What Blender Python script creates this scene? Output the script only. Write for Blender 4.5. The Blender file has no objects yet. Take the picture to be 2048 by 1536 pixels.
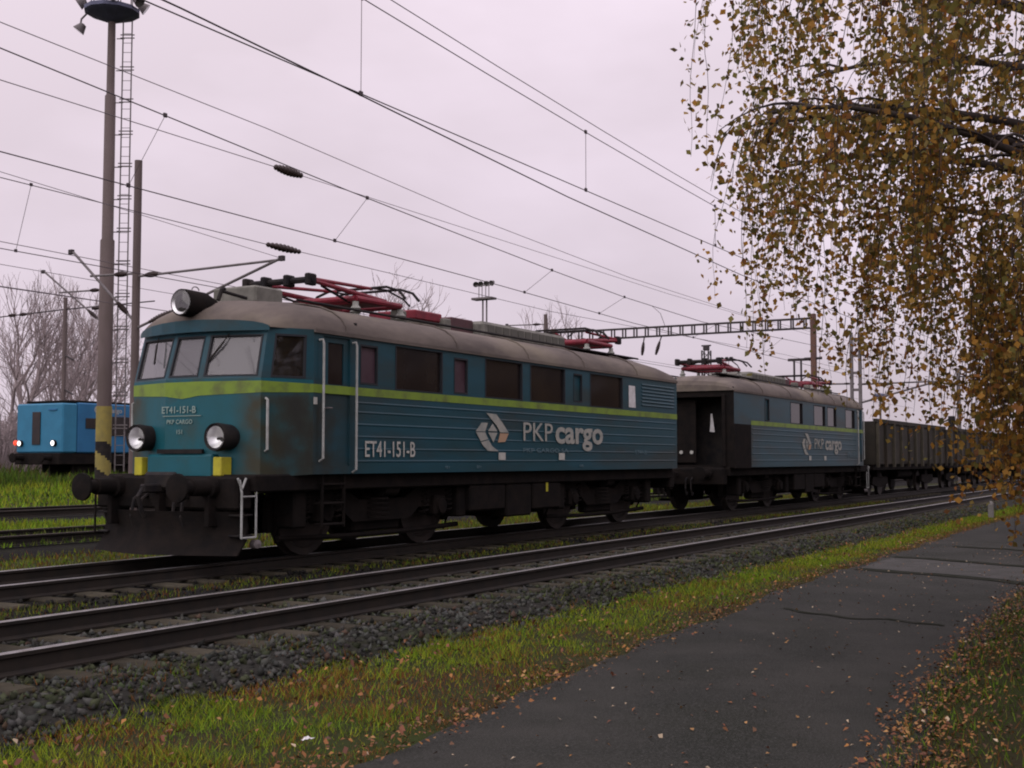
import bpy, math, random
import numpy as np
from mathutils import Vector, Matrix
R = math.radians
random.seed(4); rng = np.random.default_rng(4)
scene = bpy.context.scene
col = scene.collection

# ------------------------------------------------------------------ camera
# world: X runs along the tracks, Y away from the photographer, z = 0 is the top of the rails
cam = bpy.data.cameras.new('camera'); camo = bpy.data.objects.new('camera', cam); col.objects.link(camo)
cam.sensor_width = 36.0; cam.lens = 36.0 * 2470 / 2048
cam.clip_start = 0.1; cam.clip_end = 5000
camo.location = (0, 0, 1.387)
camo.rotation_euler = (R(90 + 3.5), 0, R(29.65 - 90))
scene.camera = camo
# ------------------------------------------------------------------ sky
SUN_AZ = R(172)      # direction the light comes from, measured from +X towards +Y
SUN_EL = R(32)
w = bpy.data.worlds.new('World'); scene.world = w; w.use_nodes = True
nt = w.node_tree; nt.nodes.clear()
def N(t, **k):
    n = nt.nodes.new(t)
    for a, b in k.items(): setattr(n, a, b)
    return n
out = N('ShaderNodeOutputWorld')
sky = N('ShaderNodeTexSky', sky_type='NISHITA', sun_disc=False)
sky.sun_elevation = SUN_EL; sky.sun_rotation = R(90) - SUN_AZ
bgs = N('ShaderNodeBackground'); bgs.inputs[1].default_value = 0.05
nt.links.new(sky.outputs[0], bgs.inputs[0])
tc = N('ShaderNodeTexCoord')
mp = N('ShaderNodeMapping'); mp.inputs['Scale'].default_value = (1, 1, 2.2)
nt.links.new(tc.outputs['Generated'], mp.inputs[0])
no = N('ShaderNodeTexNoise'); no.inputs['Scale'].default_value = 2.3; no.inputs['Detail'].default_value = 5; no.inputs['Roughness'].default_value = 0.5
nt.links.new(mp.outputs[0], no.inputs[0])
rp = N('ShaderNodeValToRGB')
rp.color_ramp.elements[0].position = 0.33; rp.color_ramp.elements[0].color = (0.73, 0.625, 0.70, 1)
rp.color_ramp.elements[1].position = 0.70; rp.color_ramp.elements[1].color = (0.99, 0.855, 0.985, 1)
nt.links.new(no.outputs['Fac'], rp.inputs[0])
# the cloud deck is brighter on the side where the hidden sun stands
dp = N('ShaderNodeVectorMath', operation='DOT_PRODUCT')
dp.inputs[1].default_value = (math.cos(SUN_AZ) * math.cos(SUN_EL), math.sin(SUN_AZ) * math.cos(SUN_EL), math.sin(SUN_EL))
nt.links.new(tc.outputs['Generated'], dp.inputs[0])
mr = N('ShaderNodeMapRange'); mr.inputs['From Min'].default_value = -1; mr.inputs['From Max'].default_value = 0.6
mr.inputs['To Min'].default_value = 0.80; mr.inputs['To Max'].default_value = 1.24
nt.links.new(dp.outputs['Value'], mr.inputs['Value'])
# overcast sky: darker at the horizon, brighter overhead
sz_ = N('ShaderNodeSeparateXYZ'); nt.links.new(tc.outputs['Generated'], sz_.inputs[0])
me_ = N('ShaderNodeMapRange'); me_.inputs['From Min'].default_value = 0.0; me_.inputs['From Max'].default_value = 0.8
me_.inputs['To Min'].default_value = 0.86; me_.inputs['To Max'].default_value = 1.62
nt.links.new(sz_.outputs['Z'], me_.inputs['Value'])
ml_ = N('ShaderNodeMath', operation='MULTIPLY'); nt.links.new(mr.outputs[0], ml_.inputs[0]); nt.links.new(me_.outputs[0], ml_.inputs[1])
bgc = N('ShaderNodeBackground')
nt.links.new(rp.outputs[0], bgc.inputs[0]); nt.links.new(ml_.outputs[0], bgc.inputs[1])
mx = N('ShaderNodeMixShader'); mx.inputs[0].default_value = 0.95
nt.links.new(bgs.outputs[0], mx.inputs[1]); nt.links.new(bgc.outputs[0], mx.inputs[2]); nt.links.new(mx.outputs[0], out.inputs[0])
# ------------------------------------------------------------------ sun (veiled)
sun = bpy.data.lights.new('sun', 'SUN'); sun.energy = 0.9; sun.angle = R(70); sun.color = (1, 0.94, 0.9)
suno = bpy.data.objects.new('sun', sun); col.objects.link(suno)
dv = Vector((math.cos(SUN_AZ) * math.cos(SUN_EL), math.sin(SUN_AZ) * math.cos(SUN_EL), math.sin(SUN_EL)))
suno.rotation_euler = dv.to_track_quat('Z', 'Y').to_euler()
vs = scene.view_settings
vs.view_transform = 'Standard'; vs.look = 'None'; vs.gamma = 1.0; vs.exposure = 0.0
scene.cycles.filter_width = 2.0

# ================================================================== helpers
def tag(o, label=None, cat=None, group=None, kind=None):
    if label: o['label'] = label
    if cat: o['category'] = cat
    if group: o['group'] = group
    if kind: o['kind'] = kind
    return o
def empty(name, loc=(0, 0, 0), rz=0, **k):
    o = bpy.data.objects.new(name, None); col.objects.link(o)
    o.location = loc; o.rotation_euler = (0, 0, rz); o.empty_display_size = 0.2
    return tag(o, **k)
def link(name, me, m=None, parent=None, **k):
    o = bpy.data.objects.new(name, me); col.objects.link(o)
    if m is not None and len(me.materials) == 0: me.materials.append(m)
    if parent: o.parent = parent
    return tag(o, **k)
def copy_tree(o, parent=None):
    c = o.copy(); col.objects.link(c); c.parent = parent
    for ch in o.children: copy_tree(ch, c)
    return c

class MB:
    """collects shapes, builds them as ONE mesh object; mirror = length flips x -> length - x"""
    def __init__(s, mirror=None): s.v = []; s.f = []; s.mi = []; s.mirror = mirror; s.cur = 0
    def add(s, vs, fs):
        b = len(s.v); s.v += [tuple(p) for p in vs]
        for f in fs: s.f.append(tuple(b + i for i in f)); s.mi.append(s.cur)
        return s
    def box(s, x0, x1, y0, y1, z0, z1, m=None):
        vs = [(x, y, z) for x in (x0, x1) for y in (y0, y1) for z in (z0, z1)]
        if m is not None: vs = [tuple(m @ Vector(p)) for p in vs]
        return s.add(vs, [(0, 1, 3, 2), (4, 6, 7, 5), (0, 4, 5, 1), (2, 3, 7, 6), (0, 2, 6, 4), (1, 5, 7, 3)])
    def cbox(s, x0, x1, y0, y1, z0, z1, c=0.01):
        """box with chamfered edges"""
        vs = []; 
        for a in (0, 1):
            for b in (0, 1):
                for d in (0, 1):
                    X = (x0, x1)[a]; Y = (y0, y1)[b]; Z = (z0, z1)[d]
                    sx, sy, sz = (1, -1)[a] * c, (1, -1)[b] * c, (1, -1)[d] * c
                    vs += [(X, Y + sy, Z + sz), (X + sx, Y, Z + sz), (X + sx, Y + sy, Z)]
        I = lambda a, b, d, k: ((a * 2 + b) * 2 + d) * 3 + k
        fs = []
        for a in (0, 1): fs.append([I(a, 0, 0, 0), I(a, 1, 0, 0), I(a, 1, 1, 0), I(a, 0, 1, 0)])
        for b in (0, 1): fs.append([I(0, b, 0, 1), I(1, b, 0, 1), I(1, b, 1, 1), I(0, b, 1, 1)])
        for d in (0, 1): fs.append([I(0, 0, d, 2), I(1, 0, d, 2), I(1, 1, d, 2), I(0, 1, d, 2)])
        for a in (0, 1):
            for b in (0, 1): fs.append([I(a, b, 0, 0), I(a, b, 1, 0), I(a, b, 1, 1), I(a, b, 0, 1)])
        for a in (0, 1):
            for d in (0, 1): fs.append([I(a, 0, d, 0), I(a, 1, d, 0), I(a, 1, d, 2), I(a, 0, d, 2)])
        for b in (0, 1):
            for d in (0, 1): fs.append([I(0, b, d, 1), I(1, b, d, 1), I(1, b, d, 2), I(0, b, d, 2)])
        for a in (0, 1):
            for b in (0, 1):
                for d in (0, 1): fs.append([I(a, b, d, 0), I(a, b, d, 1), I(a, b, d, 2)])
        return s.add(vs, fs)
    def tube(s, pts, r, n=8, caps=True):
        pts = [Vector(p) for p in pts]
        rs = r if isinstance(r, (list, tuple)) else [r] * len(pts)
        vs = []; fs = []; up = None
        for i, p in enumerate(pts):
            a = pts[max(0, i - 1)]; b = pts[min(len(pts) - 1, i + 1)]
            t = (b - a)
            if t.length < 1e-9: t = Vector((0, 0, 1))
            t.normalize()
            if up is None: up = Vector((0, 0, 1)) if abs(t.z) < 0.9 else Vector((1, 0, 0))
            u = t.cross(up)
            if u.length < 1e-6: u = t.cross(Vector((0, 1, 0)))
            u.normalize(); v = u.cross(t); up = v
            for k in range(n):
                q = 2 * math.pi * k / n
                vs.append(p + (u * math.cos(q) + v * math.sin(q)) * rs[i])
        for i in range(len(pts) - 1):
            for k in range(n):
                k2 = (k + 1) % n
                fs.append((i * n + k, i * n + k2, (i + 1) * n + k2, (i + 1) * n + k))
        if caps:
            fs.append(tuple(range(n))); fs.append(tuple(range((len(pts) - 1) * n, len(pts) * n)))
        return s.add(vs, fs)
    def lathe(s, prof, org, axis=(1, 0, 0), n=20):
        """prof = [(along, radius)...] revolved about axis through org"""
        ax = Vector(axis).normalized(); up = Vector((0, 0, 1)) if abs(ax.z) < 0.9 else Vector((1, 0, 0))
        u = ax.cross(up).normalized(); v = u.cross(ax); o = Vector(org); vs = []; fs = []
        for (a, r) in prof:
            for k in range(n):
                q = 2 * math.pi * k / n
                vs.append(o + ax * a + (u * math.cos(q) + v * math.sin(q)) * max(r, 1e-4))
        for i in range(len(prof) - 1):
            for k in range(n):
                k2 = (k + 1) % n
                fs.append((i * n + k, i * n + k2, (i + 1) * n + k2, (i + 1) * n + k))
        return s.add(vs, fs)
    def panel(s, A, B, C, D, holes=(), us=(), vs_=(), depth=None):
        """bilinear sheet A(0,0) B(1,0) C(1,1) D(0,1) with rectangular holes (u0,u1,v0,v1); depth = reveal vector"""
        A, B, C, D = map(Vector, (A, B, C, D))
        U = sorted(set([0, 1] + list(us) + [h[i] for h in holes for i in (0, 1)]))
        V = sorted(set([0, 1] + list(vs_) + [h[i] for h in holes for i in (2, 3)]))
        P = lambda u, v: (A * (1 - u) + B * u) * (1 - v) + (D * (1 - u) + C * u) * v
        idx = {}; vv = []; ff = []
        for i, u in enumerate(U):
            for j, v in enumerate(V): idx[i, j] = len(vv); vv.append(P(u, v))
        for i in range(len(U) - 1):
            for j in range(len(V) - 1):
                um = (U[i] + U[i + 1]) / 2; vm = (V[j] + V[j + 1]) / 2
                if any(h[0] < um < h[1] and h[2] < vm < h[3] for h in holes): continue
                ff.append((idx[i, j], idx[i + 1, j], idx[i + 1, j + 1], idx[i, j + 1]))
        s.add(vv, ff)
        if depth is not None:
            dp = Vector(depth)
            for h in holes:
                q = [P(h[0], h[2]), P(h[1], h[2]), P(h[1], h[3]), P(h[0], h[3])]
                s.add(q + [p + dp for p in q], [(k, (k + 1) % 4, 4 + (k + 1) % 4, 4 + k) for k in range(4)])
        return P
    def poly(s, pts, thick):
        """flat polygon pts (3D) extruded by vector thick"""
        n = len(pts); t = Vector(thick); vs = [Vector(p) for p in pts]; vs += [p + t for p in vs]
        return s.add(vs, [tuple(range(n)), tuple(range(2 * n - 1, n - 1, -1))] + [(k, (k + 1) % n, n + (k + 1) % n, n + k) for k in range(n)])
    def mesh(s, name, smooth=None):
        me = bpy.data.meshes.new(name)
        v = s.v; f = s.f
        if s.mirror is not None: v = [(s.mirror - p[0], p[1], p[2]) for p in v]; f = [tuple(reversed(q)) for q in f]
        me.from_pydata(v, [], f); me.update()
        if any(s.mi): me.polygons.foreach_set('material_index', s.mi)
        if smooth is not None:
            me.polygons.foreach_set('use_smooth', [True] * len(me.polygons)); me.set_sharp_from_angle(angle=R(smooth))
        return me
    def build(s, name, m=None, parent=None, smooth=None, mats=None, **k):
        me = s.mesh(name, smooth)
        if mats:
            for q in mats: me.materials.append(q)
        return link(name, me, m, parent, **k)

def np_mesh(name, V, F, colr=None, m=None):
    """V (n,3), F (k,3|4) numpy, colr (n,3) stored as colour attribute Col"""
    me = bpy.data.meshes.new(name); n = len(V); k = F.shape[1]
    me.vertices.add(n); me.vertices.foreach_set('co', np.ascontiguousarray(V, np.float32).ravel())
    me.loops.add(F.size); me.loops.foreach_set('vertex_index', np.ascontiguousarray(F, np.int32).ravel())
    me.polygons.add(len(F)); me.polygons.foreach_set('loop_start', np.arange(0, F.size, k, dtype=np.int32))
    me.polygons.foreach_set('loop_total', np.full(len(F), k, np.int32))
    me.update(calc_edges=True); me.validate()
    if colr is not None:
        at = me.color_attributes.new('Col', 'FLOAT_COLOR', 'POINT')
        c4 = np.ones((n, 4), np.float32); c4[:, :3] = colr; at.data.foreach_set('color', c4.ravel())
    if m: me.materials.append(m)
    return me

# ------------------------------------------------------------------ materials
def mat(name, c, rough=0.6, metal=0.0, c2=None, scale=6.0, amt=0.5, bump=0.0, bscale=40.0, stretch=(1, 1, 1), spec=0.22,
        dirt=None, dirt_scale=2.0, dirt_amt=0.5, dirt_lo=0.5, rnd=0.0, attr=False, transl=0.0, grime=None, speck=None):
    m = bpy.data.materials.new(name); m.use_nodes = True; t = m.node_tree; b = t.nodes['Principled BSDF']
    b.inputs['Roughness'].default_value = rough; b.inputs['Metallic'].default_value = metal; b.inputs['Specular IOR Level'].default_value = spec
    L = t.links.new
    co = t.nodes.new('ShaderNodeTexCoord'); ma = t.nodes.new('ShaderNodeMapping'); ma.inputs['Scale'].default_value = stretch
    L(co.outputs['Object'], ma.inputs[0]); src = None
    if attr:
        a = t.nodes.new('ShaderNodeVertexColor'); a.layer_name = 'Col'; src = a.outputs[0]
    else:
        rgb = t.nodes.new('ShaderNodeRGB'); rgb.outputs[0].default_value = (*c, 1); src = rgb.outputs[0]
    def mixin(src, colr, sc, lo, hi, amt, det=5):
        nz = t.nodes.new('ShaderNodeTexNoise'); nz.inputs['Scale'].default_value = sc; nz.inputs['Detail'].default_value = det; nz.inputs['Roughness'].default_value = 0.6
        L(ma.outputs[0], nz.inputs[0])
        r = t.nodes.new('ShaderNodeMapRange'); r.inputs['From Min'].default_value = lo; r.inputs['From Max'].default_value = hi; r.inputs['To Max'].default_value = amt
        L(nz.outputs['Fac'], r.inputs['Value'])
        x = t.nodes.new('ShaderNodeMix'); x.data_type = 'RGBA'
        L(r.outputs[0], x.inputs[0]); L(src, x.inputs[6]); x.inputs[7].default_value = (*colr, 1)
        return x.outputs[2]
    if c2: src = mixin(src, c2, scale, 0.35, 0.65, amt)
    if dirt: src = mixin(src, dirt, dirt_scale, dirt_lo, dirt_lo + 0.2, dirt_amt, 8)
    if speck: src = mixin(src, speck, 70.0, 0.48, 0.62, 0.8, 3)
    for (gc, ax, lo_, hi_, zlo, zhi, am) in (grime or ()):
        # road dirt: builds up between lo_ and hi_ along one axis of the vehicle, below height zlo..zhi, broken up by noise
        sp = t.nodes.new('ShaderNodeSeparateXYZ'); L(co.outputs['Object'], sp.inputs[0])
        ab = t.nodes.new('ShaderNodeMath'); ab.operation = 'ABSOLUTE'; L(sp.outputs[ax], ab.inputs[0])
        r1 = t.nodes.new('ShaderNodeMapRange'); r1.interpolation_type = 'SMOOTHSTEP'; r1.inputs['From Min'].default_value = lo_; r1.inputs['From Max'].default_value = hi_; L(ab.outputs[0], r1.inputs['Value'])
        r2 = t.nodes.new('ShaderNodeMapRange'); r2.interpolation_type = 'SMOOTHSTEP'; r2.inputs['From Min'].default_value = zhi; r2.inputs['From Max'].default_value = zlo; L(sp.outputs['Z'], r2.inputs['Value'])
        nz = t.nodes.new('ShaderNodeTexNoise'); nz.inputs['Scale'].default_value = 3.5; nz.inputs['Detail'].default_value = 6; L(co.outputs['Object'], nz.inputs[0])
        r3 = t.nodes.new('ShaderNodeMapRange'); r3.inputs['From Min'].default_value = 0.3; r3.inputs['From Max'].default_value = 0.62; r3.inputs['To Min'].default_value = 0.35; r3.inputs['To Max'].default_value = am; L(nz.outputs['Fac'], r3.inputs['Value'])
        m1 = t.nodes.new('ShaderNodeMath'); m1.operation = 'MULTIPLY'; L(r1.outputs[0], m1.inputs[0]); L(r2.outputs[0], m1.inputs[1])
        m2 = t.nodes.new('ShaderNodeMath'); m2.operation = 'MULTIPLY'; L(m1.outputs[0], m2.inputs[0]); L(r3.outputs[0], m2.inputs[1])
        x = t.nodes.new('ShaderNodeMix'); x.data_type = 'RGBA'; L(m2.outputs[0], x.inputs[0]); L(src, x.inputs[6]); x.inputs[7].default_value = (*gc, 1); src = x.outputs[2]
    if rnd:
        oi = t.nodes.new('ShaderNodeObjectInfo'); r = t.nodes.new('ShaderNodeMapRange'); r.inputs['To Min'].default_value = 1 - rnd; r.inputs['To Max'].default_value = 1 + rnd
        L(oi.outputs['Random'], r.inputs['Value'])
        x = t.nodes.new('ShaderNodeVectorMath'); x.operation = 'SCALE'; L(src, x.inputs[0]); L(r.outputs[0], x.inputs['Scale']); src = x.outputs[0]
    L(src, b.inputs['Base Color'])
    if bump:
        nz = t.nodes.new('ShaderNodeTexNoise'); nz.inputs['Scale'].default_value = bscale; nz.inputs['Detail'].default_value = 4; L(ma.outputs[0], nz.inputs[0])
        bp = t.nodes.new('ShaderNodeBump'); bp.inputs['Strength'].default_value = bump; bp.inputs['Distance'].default_value = 0.02
        L(nz.outputs['Fac'], bp.inputs['Height']); L(bp.outputs[0], b.inputs['Normal'])
    if transl:
        tr = t.nodes.new('ShaderNodeBsdfTranslucent'); L(src, tr.inputs[0]); x = t.nodes.new('ShaderNodeMixShader'); x.inputs[0].default_value = transl
        L(b.outputs[0], x.inputs[1]); L(tr.outputs[0], x.inputs[2]); L(x.outputs[0], t.nodes['Material Output'].inputs[0])
    return m
def glass_mat(name, tint=(0.6, 0.62, 0.63), refl=0.2, dust=0.1, dustc=(0.3, 0.3, 0.3)):
    m = bpy.data.materials.new(name); m.use_nodes = True; t = m.node_tree; t.nodes.clear(); L = t.links.new
    o = t.nodes.new('ShaderNodeOutputMaterial'); a = t.nodes.new('ShaderNodeBsdfTransparent'); a.inputs[0].default_value = (*tint, 1)
    g = t.nodes.new('ShaderNodeBsdfGlossy'); g.inputs['Roughness'].default_value = 0.04; d = t.nodes.new('ShaderNodeBsdfDiffuse'); d.inputs[0].default_value = (*dustc, 1)
    fr = t.nodes.new('ShaderNodeLayerWeight'); fr.inputs[0].default_value = 0.5
    pw = t.nodes.new('ShaderNodeMath'); pw.operation = 'POWER'; pw.inputs[1].default_value = 4.0; L(fr.outputs['Facing'], pw.inputs[0])
    ad = t.nodes.new('ShaderNodeMath'); ad.operation = 'ADD'; ad.use_clamp = True; ad.inputs[1].default_value = 0.04 + refl; L(pw.outputs[0], ad.inputs[0])
    m1 = t.nodes.new('ShaderNodeMixShader'); m1.inputs[0].default_value = dust; L(a.outputs[0], m1.inputs[1]); L(d.outputs[0], m1.inputs[2])
    m2 = t.nodes.new('ShaderNodeMixShader'); L(ad.outputs[0], m2.inputs[0]); L(m1.outputs[0], m2.inputs[1]); L(g.outputs[0], m2.inputs[2]); L(m2.outputs[0], o.inputs[0])
    return m
def emit_mat(name, c, s):
    m = bpy.data.materials.new(name); m.use_nodes = True; b = m.node_tree.nodes['Principled BSDF']
    b.inputs['Base Color'].default_value = (*c, 1); b.inputs['Emission Color'].default_value = (*c, 1); b.inputs['Emission Strength'].default_value = s
    return m

M = {}
M['blue'] = mat('weathered blue paint', (0.011, 0.058, 0.080), 0.45, c2=(0.010, 0.045, 0.054), scale=1.3, amt=0.9, dirt=(0.026, 0.028, 0.022), dirt_scale=0.9, dirt_amt=0.75, dirt_lo=0.5, stretch=(0.35, 1, 1.6), bump=0.06, bscale=9, grime=[((0.022, 0.026, 0.021), 0, 2.6, 1.0, 2.15, 2.35, 1.0), ((0.03, 0.03, 0.024), 0, 9.0, 15.0, 1.2, 2.0, 0.5)])
M['lowblue'] = M['blue']
M['nose'] = mat('lit blue green nose paint', (0.009, 0.090, 0.115), 0.45, c2=(0.011, 0.074, 0.083), scale=2.0, amt=0.9, dirt=(0.045, 0.04, 0.02), dirt_scale=1.3, dirt_amt=0.8, dirt_lo=0.5, bump=0.06, bscale=9, grime=[((0.036, 0.037, 0.022), 1, 0.72, 1.12, 2.2, 2.4, 1.0), ((0.022, 0.025, 0.021), 1, 1.2, 1.4, 2.2, 2.4, 1.0)])  # side blue made brighter in colour for the light falling on the front
M['stripe'] = mat('yellow green stripe paint', (0.17, 0.26, 0.03), 0.5, c2=(0.13, 0.20, 0.035), scale=3, amt=0.9, dirt=(0.09, 0.10, 0.04), dirt_scale=3, dirt_amt=0.8)
M['roof'] = mat('dusty roof sheet', (0.140, 0.120, 0.100), 0.85, c2=(0.07, 0.06, 0.053), scale=1.8, amt=0.9, dirt=(0.17, 0.15, 0.108), dirt_scale=1.1, dirt_amt=0.7, stretch=(0.4, 1, 1), bump=0.15, bscale=14)
M['under'] = mat('shade-darkened underframe', (0.009, 0.0085, 0.008), 0.9, c2=(0.016, 0.013, 0.011), scale=4, amt=0.9, bump=0.3, bscale=20, spec=0.06)  # base colour cut to deepen the shade below the train
M['black'] = mat('black painted steel', (0.014, 0.014, 0.015), 0.6, c2=(0.03, 0.026, 0.022), scale=5, amt=0.8, spec=0.06)
M['winframe'] = mat('dark rubber gasket', (0.02, 0.022, 0.025), 0.7)
M['darkwin'] = mat('grimy dark window glass', (0.014, 0.011, 0.011), 0.1, c2=(0.024, 0.018, 0.014), scale=1.2, amt=0.9)
M['maroonwin'] = mat('maroon curtained glass', (0.05, 0.026, 0.034), 0.35, c2=(0.075, 0.05, 0.06), scale=2.5, amt=0.9)
M['glass'] = glass_mat('cab window glass', refl=0.02, dust=0.3, dustc=(0.24, 0.24, 0.24))
M['lens'] = glass_mat('lamp glass', (0.9, 0.92, 0.92), 0.06, 0.06)
M['mirror'] = mat('lamp reflector', (0.8, 0.8, 0.78), 0.3, 1.0)
M['white'] = mat('worn white paint', (0.34, 0.36, 0.34), 0.6, c2=(0.2, 0.21, 0.19), scale=8, amt=0.8)
M['letter'] = mat('dull white lettering', (0.42, 0.43, 0.38), 0.6, c2=(0.3, 0.31, 0.28), scale=7, amt=0.8)
M['letter2'] = mat('faded cream lettering', (0.33, 0.33, 0.28), 0.6, c2=(0.22, 0.24, 0.22), scale=5, amt=0.9)
M['logo2'] = mat('faded orange lettering', (0.36, 0.24, 0.15), 0.6)
M['faint'] = mat('nearly washed out lettering', (0.09, 0.15, 0.17), 0.6)
M['yellow'] = mat('yellow paint', (0.42, 0.40, 0.03), 0.6, c2=(0.3, 0.27, 0.03), scale=6, amt=0.8)
M['red'] = mat('red pantograph paint', (0.20, 0.022, 0.035), 0.5, c2=(0.11, 0.018, 0.026), scale=6, amt=0.8)
M['paper'] = mat('white paper sheet', (0.6, 0.61, 0.6), 0.7, c2=(0.45, 0.45, 0.43), scale=9, amt=0.8)
M['greybox'] = mat('grey roof box', (0.17, 0.17, 0.145), 0.8, c2=(0.10, 0.10, 0.085), scale=4, amt=0.9)
M['porcelain'] = mat('grey porcelain insulator', (0.24, 0.25, 0.22), 0.35)
M['browninsul'] = mat('brown insulator', (0.035, 0.025, 0.022), 0.4)
M['rail'] = mat('rusty rail side', (0.014, 0.013, 0.011), 0.8, c2=(0.024, 0.019, 0.014), scale=5, amt=0.8)
M['railtop'] = mat('polished rail head', (0.27, 0.27, 0.26), 0.35, 1.0, c2=(0.16, 0.15, 0.13), scale=9, amt=0.8)
M['sleeper'] = mat('weathered sleeper', (0.055, 0.05, 0.034), 0.9, c2=(0.03, 0.028, 0.021), scale=7, amt=0.9, bump=0.4, bscale=30, rnd=0.25, spec=0.06)
M['bed'] = mat('ballast bed', (0.018, 0.0185, 0.016), 0.95, c2=(0.03, 0.03, 0.025), scale=22, amt=1.0, dirt=(0.022, 0.027, 0.01), dirt_scale=1.2, dirt_amt=0.7, bump=1.0, bscale=26, spec=0.06)
M['bed2'] = mat('shade-darkened ballast bed', (0.008, 0.008, 0.0075), 0.95, c2=(0.014, 0.0135, 0.012), scale=18, amt=1.0, dirt=(0.018, 0.02, 0.008), dirt_scale=1.0, dirt_amt=0.6, bump=1.0, bscale=26, spec=0.06)  # ballast colour lowered to put in the shade under the train
M['stuffcol'] = mat('stones', (0.1, 0.1, 0.1), 0.95, attr=True, spec=0.06)
M['grass'] = mat('grass blades', (0.1, 0.1, 0.1), 0.8, attr=True, transl=0.25, spec=0.2)
M['leaf'] = mat('birch leaves', (0.1, 0.1, 0.1), 0.6, attr=True, transl=0.5, spec=0.2)
M['litter'] = mat('fallen leaves', (0.1, 0.1, 0.1), 0.75, attr=True, spec=0.3)
M['ground'] = mat('soil and short turf', (0.028, 0.031, 0.011), 0.95, c2=(0.026, 0.022, 0.012), scale=1.1, amt=0.9, dirt=(0.028, 0.044, 0.009), dirt_scale=0.35, dirt_amt=0.7, bump=0.6, bscale=18, spec=0.06)
M['asphalt'] = mat('old asphalt', (0.034, 0.0345, 0.029), 0.75, c2=(0.015, 0.0175, 0.0135), scale=1.0, amt=0.9, dirt=(0.013, 0.016, 0.010), dirt_scale=0.9, dirt_amt=0.85, bump=0.5, bscale=90, spec=0.06, speck=(0.048, 0.049, 0.044))
M['asphalt2'] = mat('paler asphalt repair', (0.062, 0.062, 0.057), 0.75, c2=(0.04, 0.042, 0.036), scale=3, amt=0.9, bump=0.5, bscale=90, spec=0.06)
M['railrust'] = mat('rusted rail head', (0.05, 0.04, 0.032), 0.7, c2=(0.035, 0.03, 0.024), scale=9, amt=0.8)
M['asphdark'] = mat('mossy crack', (0.016, 0.019, 0.012), 0.95, spec=0.02, c2=(0.03, 0.032, 0.026), scale=9, amt=1.0)
M['crack'] = mat('bitumen joint', (0.012, 0.012, 0.011), 0.95, spec=0.02)
M['mast'] = mat('brown grey mast paint', (0.115, 0.09, 0.085), 0.7, c2=(0.085, 0.068, 0.06), scale=2, amt=0.9, stretch=(1, 1, 0.3))
M['steel'] = mat('dull galvanised steel', (0.14, 0.13, 0.13), 0.6, c2=(0.09, 0.08, 0.075), scale=5, amt=0.8)
M['darksteel'] = mat('dark line steel', (0.035, 0.03, 0.03), 0.6)
M['rustpole'] = mat('rust brown pole', (0.13, 0.07, 0.05), 0.75, c2=(0.09, 0.055, 0.045), scale=3, amt=0.9)
M['wire'] = mat('tarnished wire', (0.05, 0.04, 0.042), 0.5)
M['thinwire'] = mat('grey wire', (0.10, 0.085, 0.09), 0.5)
M['dblue'] = mat('bright blue diesel paint', (0.022, 0.13, 0.26), 0.5, c2=(0.018, 0.10, 0.21), scale=1.5, amt=0.8)
M['dteal'] = mat('light blue diesel front paint', (0.03, 0.17, 0.28), 0.5, c2=(0.025, 0.14, 0.23), scale=2, amt=0.8)
M['wagon'] = mat('grimy brown wagon', (0.034, 0.03, 0.022), 0.85, c2=(0.022, 0.021, 0.016), scale=1.5, amt=0.9, dirt=(0.05, 0.036, 0.024), dirt_scale=0.6, dirt_amt=0.7)
M['wagonrib'] = mat('dusty wagon rib', (0.07, 0.064, 0.045), 0.85, c2=(0.04, 0.037, 0.028), scale=3, amt=0.9)
M['bark'] = mat('dark branch bark', (0.04, 0.032, 0.03), 0.9, c2=(0.06, 0.05, 0.045), scale=6, amt=0.8)
M['birchbark'] = mat('white birch bark', (0.5, 0.48, 0.44), 0.8, c2=(0.05, 0.045, 0.04), scale=5, amt=0.95, stretch=(1, 1, 3))
M['bare'] = mat('bare twigs paled for haze', (0.27, 0.23, 0.225), 0.95, c2=(0.2, 0.165, 0.16), scale=2, amt=0.8)  # twig grey raised to put distance haze into the colour
M['lamp_on'] = emit_mat('lit white lamp', (1, 0.97, 0.92), 1.6)
M['lamp_red'] = emit_mat('lit red lamp', (1, 0.08, 0.03), 0.5)
M['concrete'] = mat('pale concrete', (0.2, 0.195, 0.18), 0.9, c2=(0.13, 0.125, 0.11), scale=6, amt=0.8)
M['lampblue'] = mat('blue grey lamp platform', (0.10, 0.11, 0.17), 0.6, c2=(0.07, 0.075, 0.11), scale=3, amt=0.8)

# ================================================================== ground
GZ = -0.32
def gz(y):
    ys = [-900, 5.5, 6.3, 11, 15, 17, 22, 27, 34, 40, 42, 60, 900]; zs = [GZ, GZ, GZ - 0.03, GZ, -0.28, -0.2, -0.1, 0.02, 0.28, 0.45, 0.3, 0.5, 0.5]
    return float(np.interp(y, ys, zs))
mb = MB(); ys = [-900, -100, -20, -5, 0, 3, 5.5, 6.3, 8, 11, 13, 15, 17, 19.5, 22, 24.5, 27, 30, 34, 37, 40, 50, 60, 120, 300, 900]; xs = [-400, -60, -20, 0, 10, 20, 30, 45, 70, 110, 200, 500, 1500]
mb.add([(x, y, gz(y)) for x in xs for y in ys], [(i * len(ys) + j, (i + 1) * len(ys) + j, (i + 1) * len(ys) + j + 1, i * len(ys) + j + 1) for i in range(len(xs) - 1) for j in range(len(ys) - 1)])
mb.build('ground', M['ground'], smooth=60, kind='structure')

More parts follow.
